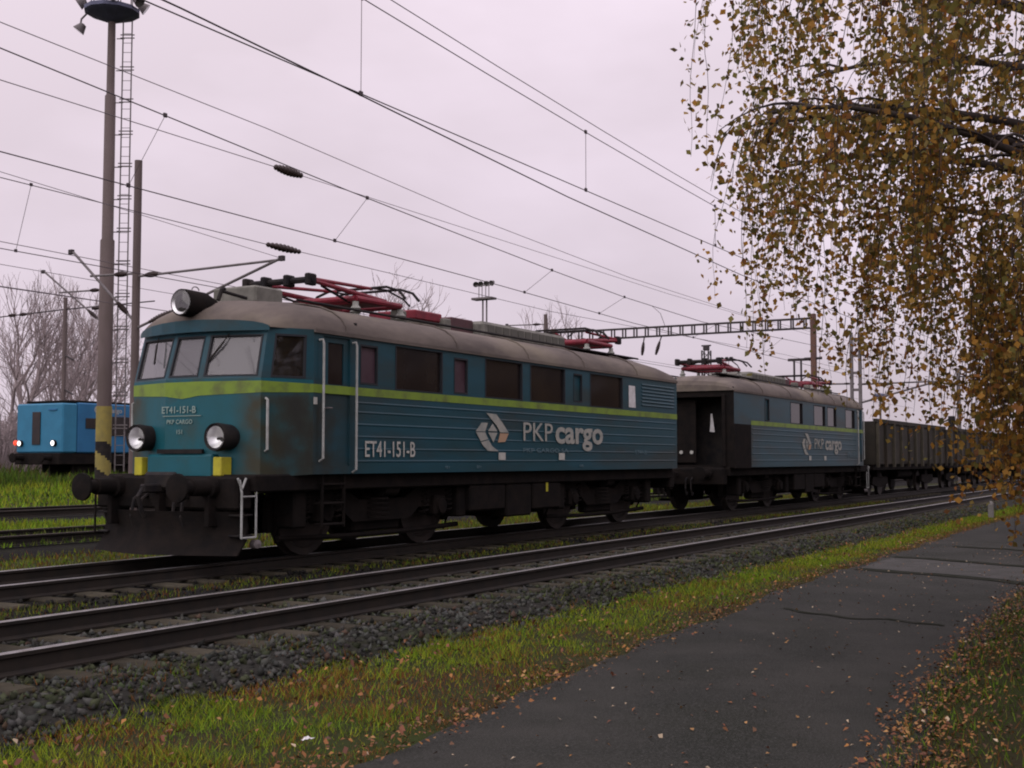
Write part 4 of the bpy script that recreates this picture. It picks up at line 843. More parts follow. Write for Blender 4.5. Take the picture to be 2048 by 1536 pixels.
# ================================================================== blue diesel shunter beyond the sidings
ZD = 0.42
dl = empty('diesel_locomotive', (35.8, Y5, ZD), label='bright blue diesel locomotive with lit lamps standing beyond the striped mast', cat='locomotive')
T5.location.z = ZD
mb = MB(); mb.cbox(0.0, 15.5, -1.4, 1.4, 0.75, 1.25, 0.03); mb.build('underframe', M['under'], dl)
mb = MB(); mb.cbox(0.1, 0.9, -1.45, 1.45, 1.25, 3.36, 0.06); mb.build('front_hood', M['dteal'], dl)
mb = MB(); mb.cbox(0.902, 9.5, -1.47, 1.47, 1.25, 3.4, 0.05); mb.build('engine_hood', M['dblue'], dl)
mb = MB(); mb.cbox(0.5, 9.6, -1.35, 1.35, 3.402, 3.5, 0.03); mb.build('roof', M['under'], dl)
mb = MB(); mb.cbox(9.51, 12.4, -1.5, 1.5, 1.25, 3.75, 0.06); mb.build('cab', M['dblue'], dl)
mb = MB(); mb.cbox(12.41, 15.3, -1.3, 1.3, 1.25, 3.1, 0.06); mb.build('rear_hood', M['dblue'], dl)
mb = MB(); mb.cbox(0.06, 0.098, -0.1, 0.4, 1.6, 3.0, 0.005); mb.build('front_grille', M['darkwin'], dl)
mb = MB(); mb.cbox(0.05, 0.098, -1.1, -0.6, 3.05, 3.12, 0.005); mb.build('hood_grip', M['dblue'], dl)
for y in (-1.0, 1.1):
    mb = MB(); mb.lathe([(0, 0), (0, 0.13), (0.12, 0.14)], (-0.03, y, 1.66), (1, 0, 0), 14); h = mb.build('headlight', M['black'], dl)
    mb = MB(); mb.lathe([(-0.02, 0), (-0.012, 0.08), (0, 0.11)], (-0.03, y, 1.66), (1, 0, 0), 14); mb.build('lamp_glass', M['lamp_on'], h)
mb = MB(); mb.lathe([(-0.02, 0), (0, 0.11), (0.1, 0.11)], (-0.03, 1.36, 1.68), (1, 0, 0), 12); mb.build('tail_lamp', M['lamp_red'], dl)
for (a, b, z0, z1, m) in ((1.3, 2.1, 2.3, 2.75, 'darkwin'), (2.6, 3.8, 2.0, 2.85, 'darkwin'), (4.6, 5.6, 1.9, 2.9, 'darkwin'), (10.0, 10.9, 2.6, 3.4, 'darkwin'), (11.2, 12.0, 2.6, 3.4, 'darkwin')):
    mb = MB(); yy = -1.5 if a > 9.4 else -1.47
    mb.cbox(a, b, yy - 0.03, yy - 0.002, z0, z1, 0.008); mb.build('side_grille' if a < 9 else 'window', M['gr'] if a < 9 else M[m], dl) if 'gr' in M else mb.build('side_grille' if a < 9 else 'window', M[m], dl)
text_obj('CD', 0.45, M['white'], dl, (1.75, -1.48, 2.98), 1.0, 0.01); text_obj('Cargo', 0.3, M['white'], dl, (2.5, -1.48, 3.02), 1.1, 0.004)
mb = MB(); mb.cbox(6.3, 9.4, -1.49, -1.472, 1.3, 2.2, 0.004); mb.build('white_panel', M['white'], dl)
mb = MB()
for k in range(8): x = 6.2 + k * 0.45; mb.tube([(x, -1.62, 1.25), (x, -1.62, 2.25)], 0.018, 5)
mb.tube([(6.2, -1.62, 2.25), (9.4, -1.62, 2.25)], 0.018, 5); mb.build('side_railing', M['white'], dl)
for bc in (3.0, 12.2):
    mb = MB(); mb.cbox(bc - 0.4, bc + 0.4, -0.97, 0.97, 0.45, 0.7, 0.02)
    for sy in (-1, 1): mb.cbox(bc - 1.8, bc + 1.8, sy * 1.05 - 0.08, sy * 1.05 + 0.08, 0.4, 0.75, 0.03)
    bo = mb.build('bogie', M['under'], dl)
    for wx in (bc - 1.2, bc, bc + 1.2):
        for sy in (-1, 1):
            mb = MB(); mb.lathe([(-0.06, 0), (-0.06, 0.5), (0.06, 0.52), (0.06, 0)], (wx, sy * 0.75, 0.52), (0, -sy, 0), 20); mb.build('wheel', M['wheel'], bo)
for y in (-0.875, 0.875):
    mb = MB(); mb.lathe([(0, 0.12), (0.35, 0.1), (0.5, 0.1), (0.5, 0.22), (0.55, 0.2), (0.56, 0)], (0, y, 1.04), (-1, 0, 0), 14); mb.build('buffer', M['under'], dl)

# ================================================================== tall floodlight mast with caged ladder
fm = empty('floodlight_mast', (26.8, 29.7, gz(29.7)), label='tall brown floodlight mast with side ladder and black-yellow striped foot', cat='light mast')
H0 = gz(29.7)
mb = MB(); pz = [0, 3.4, 8.05, 8.1, 12.6, 12.65, 15.1]; pr_ = [0.23, 0.22, 0.215, 0.175, 0.165, 0.125, 0.115]
mb.tube([(0, 0, z) for z in pz], pr_, 16); mb.build('pole', M['mast'], fm, smooth=50)
# striped foot sleeve: real spiral bands
def striped(parent, r, z0, z1, n=24):
    bands = {0: MB(), 1: MB()}; bands[0].cur = 0
    m_ = 40
    for i in range(n):
        for j in range(m_):
            a0, a1 = 2 * math.pi * i / n, 2 * math.pi * (i + 1) / n; q0, q1 = z0 + (z1 - z0) * j / m_, z0 + (z1 - z0) * (j + 1) / m_
            k = int(math.floor(((q0 + q1) / 2 / 0.5) + (i + 0.5) / n * 2)) % 2 if q0 < z0 + (z1 - z0) * 0.62 else 1
            P_ = lambda a, z: (r * math.cos(a), r * math.sin(a), z)
            bands[k].add([P_(a0, q0), P_(a1, q0), P_(a1, q1), P_(a0, q1)], [(0, 1, 2, 3)])
    bands[0].build('black_stripe', M['black'], parent); bands[1].build('yellow_stripe', M['mustard'], parent)
M['mustard'] = mat('faded mustard paint', (0.24, 0.20, 0.05), 0.7, c2=(0.16, 0.14, 0.05), scale=4, amt=0.8)
striped(fm, 0.236, 0.02, 2.9)
lx, ly = 0.26, -0.42     # ladder stands off on the camera-right side
ld = MB()
for q in (-0.14, 0.14): ld.tube([(lx + q * 0.5, ly + q * -0.86 + 0.0, 0.9), (lx + q * 0.5, ly + q * -0.86, 15.0)], 0.022, 6)
lad = ld.build('ladder', M['steel'], fm)
for k in range(0, 46):
    z = 1.1 + k * 0.3; mb = MB(); mb.tube([(lx - 0.07, ly + 0.12, z), (lx + 0.07, ly - 0.12, z)], 0.01, 5); mb.build('rung', M['steel'], lad)
for k in range(0, 13):
    z = 2.2 + k * 1.02; mb = MB(); mb.tube([(0.1, -0.12, z), (lx - 0.04, ly + 0.1, z)], 0.018, 5); mb.tube([(lx - 0.11, ly + 0.19, z + 0.02), (lx + 0.11, ly - 0.19, z + 0.02)], 0.02, 5); mb.tube([(lx - 0.11, ly + 0.19, z + 0.12), (lx + 0.11, ly - 0.19, z + 0.12)], 0.02, 5); mb.build('ladder_stay', M['steel'], lad)
mb = MB(); mb.lathe([(0, 0.12), (0.25, 0.75), (0.3, 0.85), (0.42, 0.85), (0.42, 0)], (0, 0, 14.95), (0, 0, 1), 12); plat = mb.build('platform', M['lampblue'], fm)
for k in range(12):
    a = 2 * math.pi * k / 12; mb = MB(); mb.tube([(0.83 * math.cos(a), 0.83 * math.sin(a), 15.37), (0.83 * math.cos(a), 0.83 * math.sin(a), 16.3)], 0.018, 5); mb.build('railing_post', M['steel'], plat)
mb = MB(); mb.tube([(0.83 * math.cos(2 * math.pi * k / 24), 0.83 * math.sin(2 * math.pi * k / 24), 16.3) for k in range(25)], 0.02, 5); mb.build('handrail', M['steel'], plat)
def lamp(parent, p, a, tilt=-0.6, s=1.0):
    d = Vector((math.cos(a) * math.cos(tilt), math.sin(a) * math.cos(tilt), math.sin(tilt)))
    mb = MB(); mb.lathe([(-0.18 * s, 0.0), (-0.16 * s, 0.1 * s), (0.0, 0.16 * s), (0.1 * s, 0.2 * s)], p, d, 14); o = mb.build('floodlight', M['steel'], parent, smooth=40)
    mb = MB(); mb.lathe([(0.095 * s, 0.19 * s), (0.1 * s, 0.0)], p, d, 14); mb.build('lamp_glass', M['lens'], o); return o
for k, a in enumerate((2.2, 1.2, 0.2, 4.9, 4.0, 5.6)): lamp(fm, (0.95 * math.cos(a), 0.95 * math.sin(a), 15.55), a)
mb = MB(); mb.tube([(-0.38, 0.6, 15.3), (-0.5, 0.8, 15.05), (-0.52, 0.82, 14.85)], 0.03, 6); mb.build('lamp_arm', M['steel'], fm)
lamp(fm, (-0.52, 0.82, 14.75), 2.1, -0.9)

# ================================================================== catenary masts
def insul(mb, a, b, r=0.06):
    a, b = Vector(a), Vector(b); n = 9; d = b - a; prof = []
    for k in range(n):
        e = r * (0.55 + 0.45 * math.sin(math.pi * (k + 0.5) / n)); prof += [(d.length * (k + 0.1) / n, e * 0.72), (d.length * (k + 0.4) / n, e), (d.length * (k + 0.7) / n, e * 0.72)]
    mb.lathe([(0, 0.01)] + prof + [(d.length, 0.01)], a, d, 10)
def pole(s, y, h, r, label, m='mast'):
    t = empty('catenary_mast', (s, y, gz(y)), label=label, cat='mast', group='catenary masts')
    mb = MB(); mb.tube([(0, 0, 0), (0, 0, h - gz(y))], [r * 1.08, r * 0.95], 14); mb.build('pole', M[m], t, smooth=50)
    mb = MB(); mb.cbox(-0.3, 0.3, -0.3, 0.3, -0.1, 0.12, 0.03); mb.build('footing', M['concrete'], t)
    return t
def cantilever(t, sg, Lt, zt, zr, Lb=None, zb=None, r=0.03):
    """sg = side (+/-Y); top tube at height zt of length Lt; brace from zr to the tube end, or beyond it to (Lb, zb)"""
    g = t.location.z; z = zt - g; zr -= g; Lb = Lb or Lt; zb = (zb - g) if zb else z + 0.02
    mb = MB(); mb.tube([(0, sg * 0.1, z - 0.05), (0, sg * Lt, z)], r, 8); c = mb.build('cantilever_tube', M['steel'], t)
    mb = MB(); insul(mb, (0, sg * 0.3, z - 0.04), (0, sg * 0.75, z - 0.03), 0.075); mb.build('insulator', M['browninsul'], c, smooth=50)
    mb = MB(); mb.tube([(0, sg * 0.1, zr), (0, sg * Lb, zb)], r * 1.15, 8); b = mb.build('cantilever_brace', M['steel'], t)
    mb = MB(); f = lambda q: (0, sg * (0.1 + (Lb - 0.1) * q), zr + (zb - zr) * q); insul(mb, f(0.08), f(0.25), 0.075); mb.build('insulator', M['browninsul'], b, smooth=50)
    mb = MB(); mb.cbox(-0.05, 0.05, min(sg * Lb, sg * (Lb + 0.14)), max(sg * Lb, sg * (Lb + 0.14)), zb - 0.05, zb + 0.07, 0.01); mb.build('wire_clamp', M['darksteel'], t)
p1 = pole(21.5, 22.8, 8.72, 0.098, 'brown catenary mast with arms on both sides, its foot behind the locomotive nose')
cantilever(p1, -1, 4.5, 5.9, 4.6); cantilever(p1, 1, 1.6, 5.98, 4.8, 2.25, 6.64)
p2 = pole(29.9, 33.2, 8.7, 0.11, 'catenary mast standing hidden right behind the tall floodlight mast')
cantilever(p2, 1, 2.3, 7.3, 6.1, 3.1, 8.1)
p3 = pole(44.8, 52.7, 9.95, 0.11, 'lone brown mast behind the blue diesel, carrying a cross-span wire')
mb = MB(); g3 = gz(52.7); mb.tube([(0.0, 5.5, 9.2 - g3), (0, 0, 9.32 - g3), (0, -6.5, 9.35 - g3)], 0.035, 6); cs = mb.build('cross_span', M['darksteel'], p3)
for y in (4.5, 3.6, -2.0): mb = MB(); insul(mb, (0, y, 9.24 - g3), (0, y - 0.6, 9.25 - g3), 0.1); mb.build('insulator', M['browninsul'], cs)
for z in (6.9, 5.1): mb = MB(); mb.tube([(0, 0, z - g3), (0, -0.7, z - 0.3 - g3)], 0.05, 6); mb.build('bracket', M['darksteel'], p3)
p4 = pole(55.1, 29.4, 8.75, 0.10, 'small dark mast with a thin arm rising beyond the front locomotive roof')
cantilever(p4, 1, 2.2, 8.3, 6.9)
p5 = empty('catenary_mast', (71.5, 17.9, gz(17.9)), label='twin-legged grey catenary mast beyond the rear locomotive section', cat='mast', group='catenary masts')
for y in (-0.24, 0.24): mb = MB(); mb.cbox(-0.1, 0.1, y - 0.085, y + 0.085, 0, 8.9, 0.01); mb.build('leg', M['steel'], p5)
for k in range(9): mb = MB(); mb.box(-0.05, 0.05, -0.155, 0.155, 0.6 + k * 0.98, 0.75 + k * 0.98); mb.build('batten', M['steel'], p5)
for (sg, Lt, zt, zr) in ((-1, 4.6, 5.75, 4.6), (1, 3.4, 5.8, 4.7)): cantilever(p5, sg, Lt, zt, zr, r=0.05)
mb = MB(); mb.tube([(0, -0.3, 7.6), (0, -1.3, 7.3)], 0.07, 6); mb.build('bracket', M['darksteel'], p5)
def lattice(s, y, h, w_, label):
    t = empty('lattice_mast', (s, y, gz(y)), label=label, cat='mast'); a = w_ / 2
    for (i, j) in ((-1, -1), (1, -1), (1, 1), (-1, 1)): mb = MB(); mb.box(i * a - 0.035, i * a + 0.035, j * a - 0.035, j * a + 0.035, 0, h); mb.build('leg', M['darksteel'], t)
    n = int(h / w_)
    for f in range(4):
        mb = MB(); cs_ = [(-a, -a), (a, -a), (a, a), (-a, a)]; p, q = cs_[f], cs_[(f + 1) % 4]
        for k in range(n):
            z0, z1 = h * k / n, h * (k + 1) / n; u, v = (p, q) if k % 2 else (q, p); mb.tube([(*u, z0), (*v, z1)], 0.022, 4)
        mb.build('lacing', M['darksteel'], t)
    mb = MB(); mb.cbox(-0.16, 0.16, -0.16, 0.16, h, h + 0.3, 0.02); mb.tube([(0, -0.3, h + 0.3), (0, 0.3, h + 0.3)], 0.05, 5); mb.build('cap', M['darksteel'], t)
    mb = MB(); mb.tube([(0, 0, h - 0.9), (0, 1.0, h - 0.85)], 0.05, 5); mb.build('bracket', M['darksteel'], t)
lattice(71.0, 26.8, 8.0, 0.42, 'dark square lattice mast behind the gap between the locomotive sections')
def floodtower(s, y, h, label, sc=1.0):
    t = empty('floodlight_tower', (s, y, gz(y)), label=label, cat='light mast', group='distant floodlight towers')
    for q in (-0.25, 0.25): mb = MB(); mb.tube([(0.2, q * sc, 0), (0.2, q * sc, h)], 0.11 * sc, 6); mb.build('leg', M['steel'], t)
    mb = MB(); mb.cbox(-0.6, 0.6, -1.35 * sc, 1.35 * sc, h - 0.15, h + 0.1, 0.03); mb.build('platform', M['steel'], t)
    mb = MB(); mb.box(-0.06, 0.06, -1.25 * sc, 1.25 * sc, h + 1.45, h + 1.57); mb.build('lamp_bar', M['steel'], t)
    for q in (-1.1, -0.4, 0.4, 1.1):
        mb = MB(); mb.tube([(0, q * 0.6 * sc, h), (0, q * 0.6 * sc, h + 1.5)], 0.05, 5); mb.build('support', M['steel'], t)
        lamp(t, (0, q * sc, h + 1.75), 3.4 + q * 0.4, -0.5, 1.7 * sc)
floodtower(120, 72, 19.2, 'distant floodlight tower with a bar of lamps above the middle of the front locomotive roof')
floodtower(191, 69, 15.5, 'faint distant floodlight tower beside the square lattice mast', 1.1)
lp = empty('yard_lamp', (152.5, 35.3, gz(35.3)), label='small distant yard lamp on a slim post above the first wagon', cat='lamp')
mb = MB(); mb.tube([(0, 0, 0), (0, 0, 8.4)], [0.16, 0.12], 8); mb.build('post', M['steel'], lp)
mb = MB(); mb.lathe([(0, 0.15), (0.3, 0.9), (0.55, 0.9), (0.7, 0.3), (0.75, 0.0)], (0, 0, 8.4), (0, 0, 1), 12); mb.build('lamp_head', M['lampblue'], lp)
sg_ = empty('signal_post', (68.8, 20.5, gz(20.5)), label='dark double-post signal bracket sticking up behind the rear locomotive roof', cat='signal')
for q in (-0.2, 0.2): mb = MB(); mb.tube([(0, q, 0), (0, q, 7.1)], 0.06, 6); mb.build('post', M['darksteel'], sg_)
mb = MB(); mb.box(-0.06, 0.06, -0.75, 0.55, 7.1, 7.25); mb.build('crossbar', M['darksteel'], sg_)
sg2 = empty('signal_post', (84, 14.9, gz(14.9)), label='dark signal head on a post just beyond the wagon tops', cat='signal')
mb = MB(); mb.tube([(0, 0, 0), (0, 0, 3.6)], 0.07, 6); mb.build('post', M['darksteel'], sg2); mb = MB(); mb.cbox(-0.12, 0.12, -0.2, 0.2, 3.3, 4.5, 0.03); mb.build('signal_head', M['black'], sg2)
# gantry over the sidings
ga = empty('catenary_gantry', (51.5, 14.65, gz(14.65)), label='rust brown gantry with a ladder-like beam spanning the sidings behind the train', cat='gantry')
g0 = gz(14.65); zb_ = 6.95 - g0; zt_ = 7.36 - g0; span = 12.4
for y in (0, span): mb = MB(); mb.cbox(-0.11, 0.11, y - 0.11, y + 0.11, 0 if y == 0 else gz(14.65 + span) - g0, 7.55 - g0, 0.02); mb.build('post', M['rustpole'], ga)
for x in (-0.16, 0.16):
    for z in (zb_, zt_): mb = MB(); mb.box(x - 0.026, x + 0.026, 0.11, span - 0.11, z - 0.026, z + 0.026); mb.build('chord', M['darksteel'], ga)
    k = 0.35
    while k < span - 0.2:
        mb = MB(); mb.box(x - 0.024, x + 0.024, k - 0.03, k + 0.03, zb_ + 0.027, zt_ - 0.027); mb.build('batten', M['darksteel'], ga); k += 0.56
for (y, dy) in ((6.9, 0.05), (7.75, 0.02)):
    mb = MB(); mb.tube([(0, y, zb_), (0, y + dy * 2, zb_ - 0.25)], 0.03, 5); insul(mb, (0, y + dy * 2, zb_ - 0.25), (0, y + dy * 6, zb_ - 0.85), 0.1); mb.build('insulator', M['browninsul'], ga)
mb = MB(); mb.tube([(0, 0.4, 5.65 - g0), (0, -0.35, 5.65 - g0)], 0.06, 6); mb.build('bracket', M['darksteel'], ga)
# far cross beam over the near track, seen through the birch
gb = empty('catenary_gantry', (92, 5.6, gz(5.6)), label='distant twin-post catenary portal over the near tracks, seen through the birch twigs', cat='gantry')
for y in (0, 10.2): mb = MB(); mb.cbox(-0.13, 0.13, y - 0.13, y + 0.13, 0, 8.2, 0.02); mb.build('post', M['steel'], gb)
for z in (7.6, 8.1): mb = MB(); mb.box(-0.05, 0.05, 0.13, 10.07, z - 0.05, z + 0.05); mb.build('chord', M['darksteel'], gb)
for k in range(14): mb = MB(); mb.box(-0.04, 0.04, 0.5 + k * 0.7, 0.58 + k * 0.7, 7.65, 8.05); mb.build('batten', M['darksteel'], gb)

# ================================================================== overhead wires
def sagwire(name, pts, r, parent, m='wire', sub=6):
    """smooth wire through support points (interpolated per coordinate along X)"""
    P_ = np.array(pts, float); xs = []
    for i in range(len(P_) - 1): xs += list(np.linspace(P_[i, 0], P_[i + 1, 0], sub, endpoint=False))
    xs.append(P_[-1, 0]); c = np.polyfit(P_[:, 0], P_[:, 2], min(2, len(P_) - 1)) if len(P_) > 2 else None
    zz = np.interp(xs, P_[:, 0], P_[:, 2]) ; yy = np.interp(xs, P_[:, 0], P_[:, 1])
    mb = MB(); mb.tube(list(zip(xs, yy, zz)), r * 0.82, 5); return mb.build(name, M[m], parent, smooth=60)
def dropper(parent, a, b, r=0.005):
    mb = MB(); mb.tube([a, b], r, 4); o = mb.build('dropper', M['thinwire'], parent)
    for p in (a, b): mb = MB(); mb.cbox(p[0] - 0.03, p[0] + 0.03, p[1] - 0.014, p[1] + 0.014, p[2] - 0.022, p[2] + 0.035, 0.005); mb.build('clamp', M['wire'], o)
def quad(x, pts):
    P_ = np.array(pts); return float(np.interp(x, P_[:, 0], P_[:, 1]))
xsf = [-12, -4, 3, 8, 11.4, 14, 17.3, 20, 22.8, 26, 31, 38, 46, 56, 70, 92]
oh1 = empty('overhead_line', (0, 0, 0), label='overhead contact line with near-vertical droppers above the empty near track', cat='overhead line')
zA = lambda x: 6.24 + 0.00105 * (x - 31.5) ** 2 if x < 56 else 6.24 + 0.00105 * (24.5) ** 2 * (1 - 0) 
a1 = [(x, 8.36, zA(x)) for x in xsf]; a2 = [(x, 8.16, zA(x) + 0.05) for x in xsf]
sagwire('messenger_wire', a1, 0.0085, oh1); sagwire('messenger_wire', a2, 0.0075, oh1)
sagwire('contact_wire', [(-12, 8.36, 5.57), (8, 8.36, 5.56), (25, 8.36, 5.53), (92, 8.36, 5.5)], 0.0095, oh1)
sagwire('contact_wire', [(-12, 7.55, 5.56), (8.2, 8.19, 5.55), (11.1, 8.37, 5.545), (17.1, 8.72, 5.5), (26, 9.0, 5.46), (92, 9.1, 5.45)], 0.0115, oh1)
for x in (-0.2, 5.5, 11.2, 17.0, 22.7, 28.4, 34.2, 40): dropper(oh1, (x, 8.36, zA(x)), (x, 8.36, 5.55))
oh2 = empty('overhead_line', (0, 0, 0), label='overhead contact line with slanting droppers above the parked train', cat='overhead line')
D_ = [(-12, 11.8, 8.2), (0, 11.8, 6.75), (9.0, 11.8, 6.03), (11.6, 11.8, 5.87), (15.5, 11.8, 5.63), (18.5, 11.8, 5.475), (22.4, 11.8, 5.285), (26, 11.8, 5.14), (31, 11.8, 5.05), (51.5, 11.9, 5.5), (92, 11.9, 5.9)]
F_ = [(-12, 12.45, 5.1), (9.6, 12.45, 5.04), (16.4, 12.45, 4.96), (21.4, 12.45, 4.89), (28, 12.45, 4.76), (51.5, 12.45, 4.7), (92, 12.45, 4.7)]
sagwire('messenger_wire', D_, 0.0105, oh2); sagwire('contact_wire', F_, 0.0105, oh2)
zi = lambda T_, x: float(np.interp(x, [p[0] for p in T_], [p[2] for p in T_]))
for x in (5.5, 11.57, 16.0, 22.4, 26.0, 32, 38): dropper(oh2, (x, 11.8, zi(D_, x)), (x, 12.45, zi(F_, x)))
mb = MB(); mb.tube([(27.6, 11.8, zi(D_, 27.6)), (28.6, 12.0, zi(D_, 28.6) - 0.05), (29.6, 12.3, zi(F_, 29.6) + 0.1), (29.8, 12.45, zi(F_, 29.8))], 0.007, 4); mb.build('jumper', M['wire'], oh2)
sagwire('earth_wire', [(-12, 13.5, 8.3), (9, 13.5, 7.08), (15.5, 13.5, 6.86), (22, 13.5, 6.5), (30, 13.5, 6.25), (40, 13.5, 6.2), (60, 13.6, 6.6), (92, 13.6, 7.4)], 0.0085, empty('feeder_line', label='thin sagging feeder wire running above the train', cat='wire'), 'thinwire')
fe = empty('feeder_line', label='taut feeder wire with one dark insulator high above the locomotive nose', cat='wire')
sagwire('feeder_wire', [(-12, 14, 6.55), (16.3, 14, 6.44)], 0.009, fe, 'thinwire'); sagwire('feeder_wire', [(17.05, 14, 6.43), (34, 14, 6.3), (92, 14, 6.6)], 0.0075, fe, 'thinwire')
mb = MB(); insul(mb, (16.3, 14, 6.44), (17.05, 14, 6.43), 0.085); mb.build('insulator', M['browninsul'], fe, smooth=60)
oh3 = empty('overhead_line', (0, 0, 0), label='overhead line of the siding, held by the brown mast behind the locomotive nose', cat='overhead line')
sagwire('messenger_wire', [(-12, 18.5, 6.9), (4, 18.5, 6.45), (14, 18.5, 6.36), (21.3, 18.5, 6.24)], 0.011, oh3); sagwire('messenger_wire', [(22.5, 18.5, 6.24), (35, 18.5, 6.15), (60, 18.5, 6.6), (92, 18.5, 6.5)], 0.010, oh3)
sagwire('messenger_wire', [(-12, 18.3, 7.0), (4, 18.35, 6.52), (14, 18.4, 6.44), (18, 18.4, 6.2), (21.5, 18.3, 5.95)], 0.008, oh3, 'thinwire')
mb = MB(); insul(mb, (21.3, 18.5, 6.24), (22.5, 18.5, 6.24), 0.095); mb.build('insulator', M['browninsul'], oh3, smooth=60)
sagwire('contact_wire', [(-12, 19, 5.3), (14.7, 19, 5.2), (30, 19, 5.1), (60, 19, 5.1), (92, 19, 5.1)], 0.011, oh3)
dropper(oh3, (14.9, 18.5, 6.35), (15.0, 19, 5.2), 0.006); dropper(oh3, (9, 18.5, 6.4), (9, 19, 5.22), 0.006)
oh4 = empty('overhead_line', (0, 0, 0), label='pair of thin overhead wires of the farther siding, crossing behind the floodlight mast', cat='overhead line')
sagwire('messenger_wire', [(-10, 24.9, 7.6), (19, 24.9, 6.55), (40, 24.9, 6.3), (92, 24.9, 6.5)], 0.012, oh4, 'thinwire'); sagwire('contact_wire', [(-10, 25.2, 5.6), (60, 25.2, 5.4)], 0.012, oh4, 'thinwire')
sagwire('contact_wire', [(-10, 30.5, 6.6), (60, 30.5, 6.2)], 0.013, oh4, 'thinwire'); sagwire('messenger_wire', [(0, 36.3, 8.4), (40, 36.3, 8.0), (80, 36.3, 8.3)], 0.014, oh4, 'thinwire')

# ================================================================== marker post by the path
mb = MB(); mb.cbox(-0.09, 0.09, -0.07, 0.07, 0, 0.42, 0.02); mb.poly([(-0.09, -0.07, 0.42), (0.09, -0.07, 0.42), (0.05, -0.03, 0.5), (-0.05, -0.03, 0.5)], (0, 0.06, 0))
o = mb.build('marker_post', M['concrete'], label='short pale concrete marker post where the verge meets the birch leaves', cat='post'); o.location = (38.3, 5.75, GZ)

# ================================================================== bare winter trees
def bare_tree(seed, H_, spread=0.5, levels=6):
    r_ = random.Random(seed); tr = MB(); tw = MB()
    def grow(p, d, ln, rad, lv):
        n = 3; pts = [p]; q = p.copy(); dd = d.copy()
        for i in range(n):
            dd = (dd + Vector((r_.gauss(0, 0.13), r_.gauss(0, 0.13), r_.gauss(0.04, 0.08)))).normalized(); q = q + dd * ln / n; pts.append(q.copy())
        rs = [rad * (1 - 0.3 * i / n) for i in range(n + 1)]
        (tr if lv < 2 else tw).tube(pts, rs, 7 if lv == 0 else (5 if lv < 3 else 3), caps=False)
        if lv >= levels: return
        k = r_.choice((2, 3, 3)) if lv < 3 else r_.choice((2, 3))
        for j in range(k):
            a = r_.uniform(0, 2 * math.pi); sp = spread * r_.uniform(0.6, 1.3)
            u = dd.orthogonal().normalized(); v = dd.cross(u); nd = (dd + (u * math.cos(a) + v * math.sin(a)) * sp + Vector((0, 0, 0.12))).normalized()
            bp = pts[-1] if j < 2 else pts[r_.choice((1, 2))]
            grow(bp.copy(), nd, ln * r_.uniform(0.66, 0.86), max(rad * 0.62, 0.011), lv + 1)
    grow(Vector((0, 0, -0.1)), Vector((r_.gauss(0, 0.05), r_.gauss(0, 0.05), 1)).normalized(), H_ * 0.27, H_ * 0.016, 0)
    return tr.mesh('trunk', 60), tw.mesh('crown')
kinds = [bare_tree(3, 11), bare_tree(8, 12, 0.42), bare_tree(15, 10, 0.6)]
for a, b in kinds: a.materials.append(M['bare']); b.materials.append(M['bare'])
BT = [  # bearing tangent from the camera axis, distance, kind, scale, label
 (-0.405, 70, 0, 1.05, 'bare grey tree with a leaning trunk left of the blue diesel'), (-0.385, 80, 1, 1.0, 'slim bare tree with a forked top left of the diesel lamps'), (-0.368, 70, 2, 1.0, 'broad bare tree standing right behind the diesel front'),
 (-0.352, 86, 2, 1.25, 'spreading bare tree between the lone mast and the floodlight mast'), (-0.335, 76, 1, 1.05, 'slim bare tree close to the floodlight mast'), (-0.372, 95, 0, 1.35, 'tall bare tree deep in the thicket behind the lone mast'),
 (-0.318, 90, 2, 1.05, 'bushy bare tree seen between the floodlight mast and the brown catenary mast'), (-0.328, 100, 0, 1.1, 'bare tree behind the ladder of the floodlight mast'), (-0.412, 92, 1, 1.35, 'far bare tree fading into the mist at the back of the thicket'),
 (-0.43, 78, 1, 1.0, 'bare tree at the outer left end of the thicket'), (-0.395, 104, 2, 1.4, 'farthest bare tree of the thicket left of the diesel'), (-0.31, 82, 1, 0.9, 'small bare tree just left of the brown catenary mast'),
 (-0.395, 74, 2, 0.75, 'low bushy bare tree beside the diesel lamps'), (-0.345, 70, 0, 0.72, 'low bare tree peeping over the diesel hood')]
cb, sb = math.cos(R(29.65)), math.sin(R(29.65))
BT = [((Z * cb + t * Z * sb), (Z * sb - t * Z * cb), k, sc, lb) for (t, Z, k, sc, lb) in BT]
for (s, y, k, sc, lb) in BT:
    t = empty('bare_tree', (s, y, gz(y)), random.uniform(0, 6), label=lb, cat='tree', group='bare trees beyond the sidings'); t.scale = (sc, sc, sc)
    link('trunk', kinds[k][0], None, t); link('crown', kinds[k][1], None, t, kind='stuff')
for (s, y, k, sc, lb) in ((69.6, 49.6, 2, 1.5, 'rounded bare tree top showing behind the front pantograph'), (84, 53, 0, 1.2, 'low bare tree top between the pantograph and the distant floodlight tower'), (90, 50, 1, 1.25, 'small bare tree top beside the distant floodlight tower')):
    t = empty('bare_tree', (s, y, gz(y)), random.uniform(0, 6), label=lb, cat='tree', group='bare trees beyond the sidings'); t.scale = (sc, sc, sc)
    link('trunk', kinds[k][0], None, t); link('crown', kinds[k][1], None, t, kind='stuff')
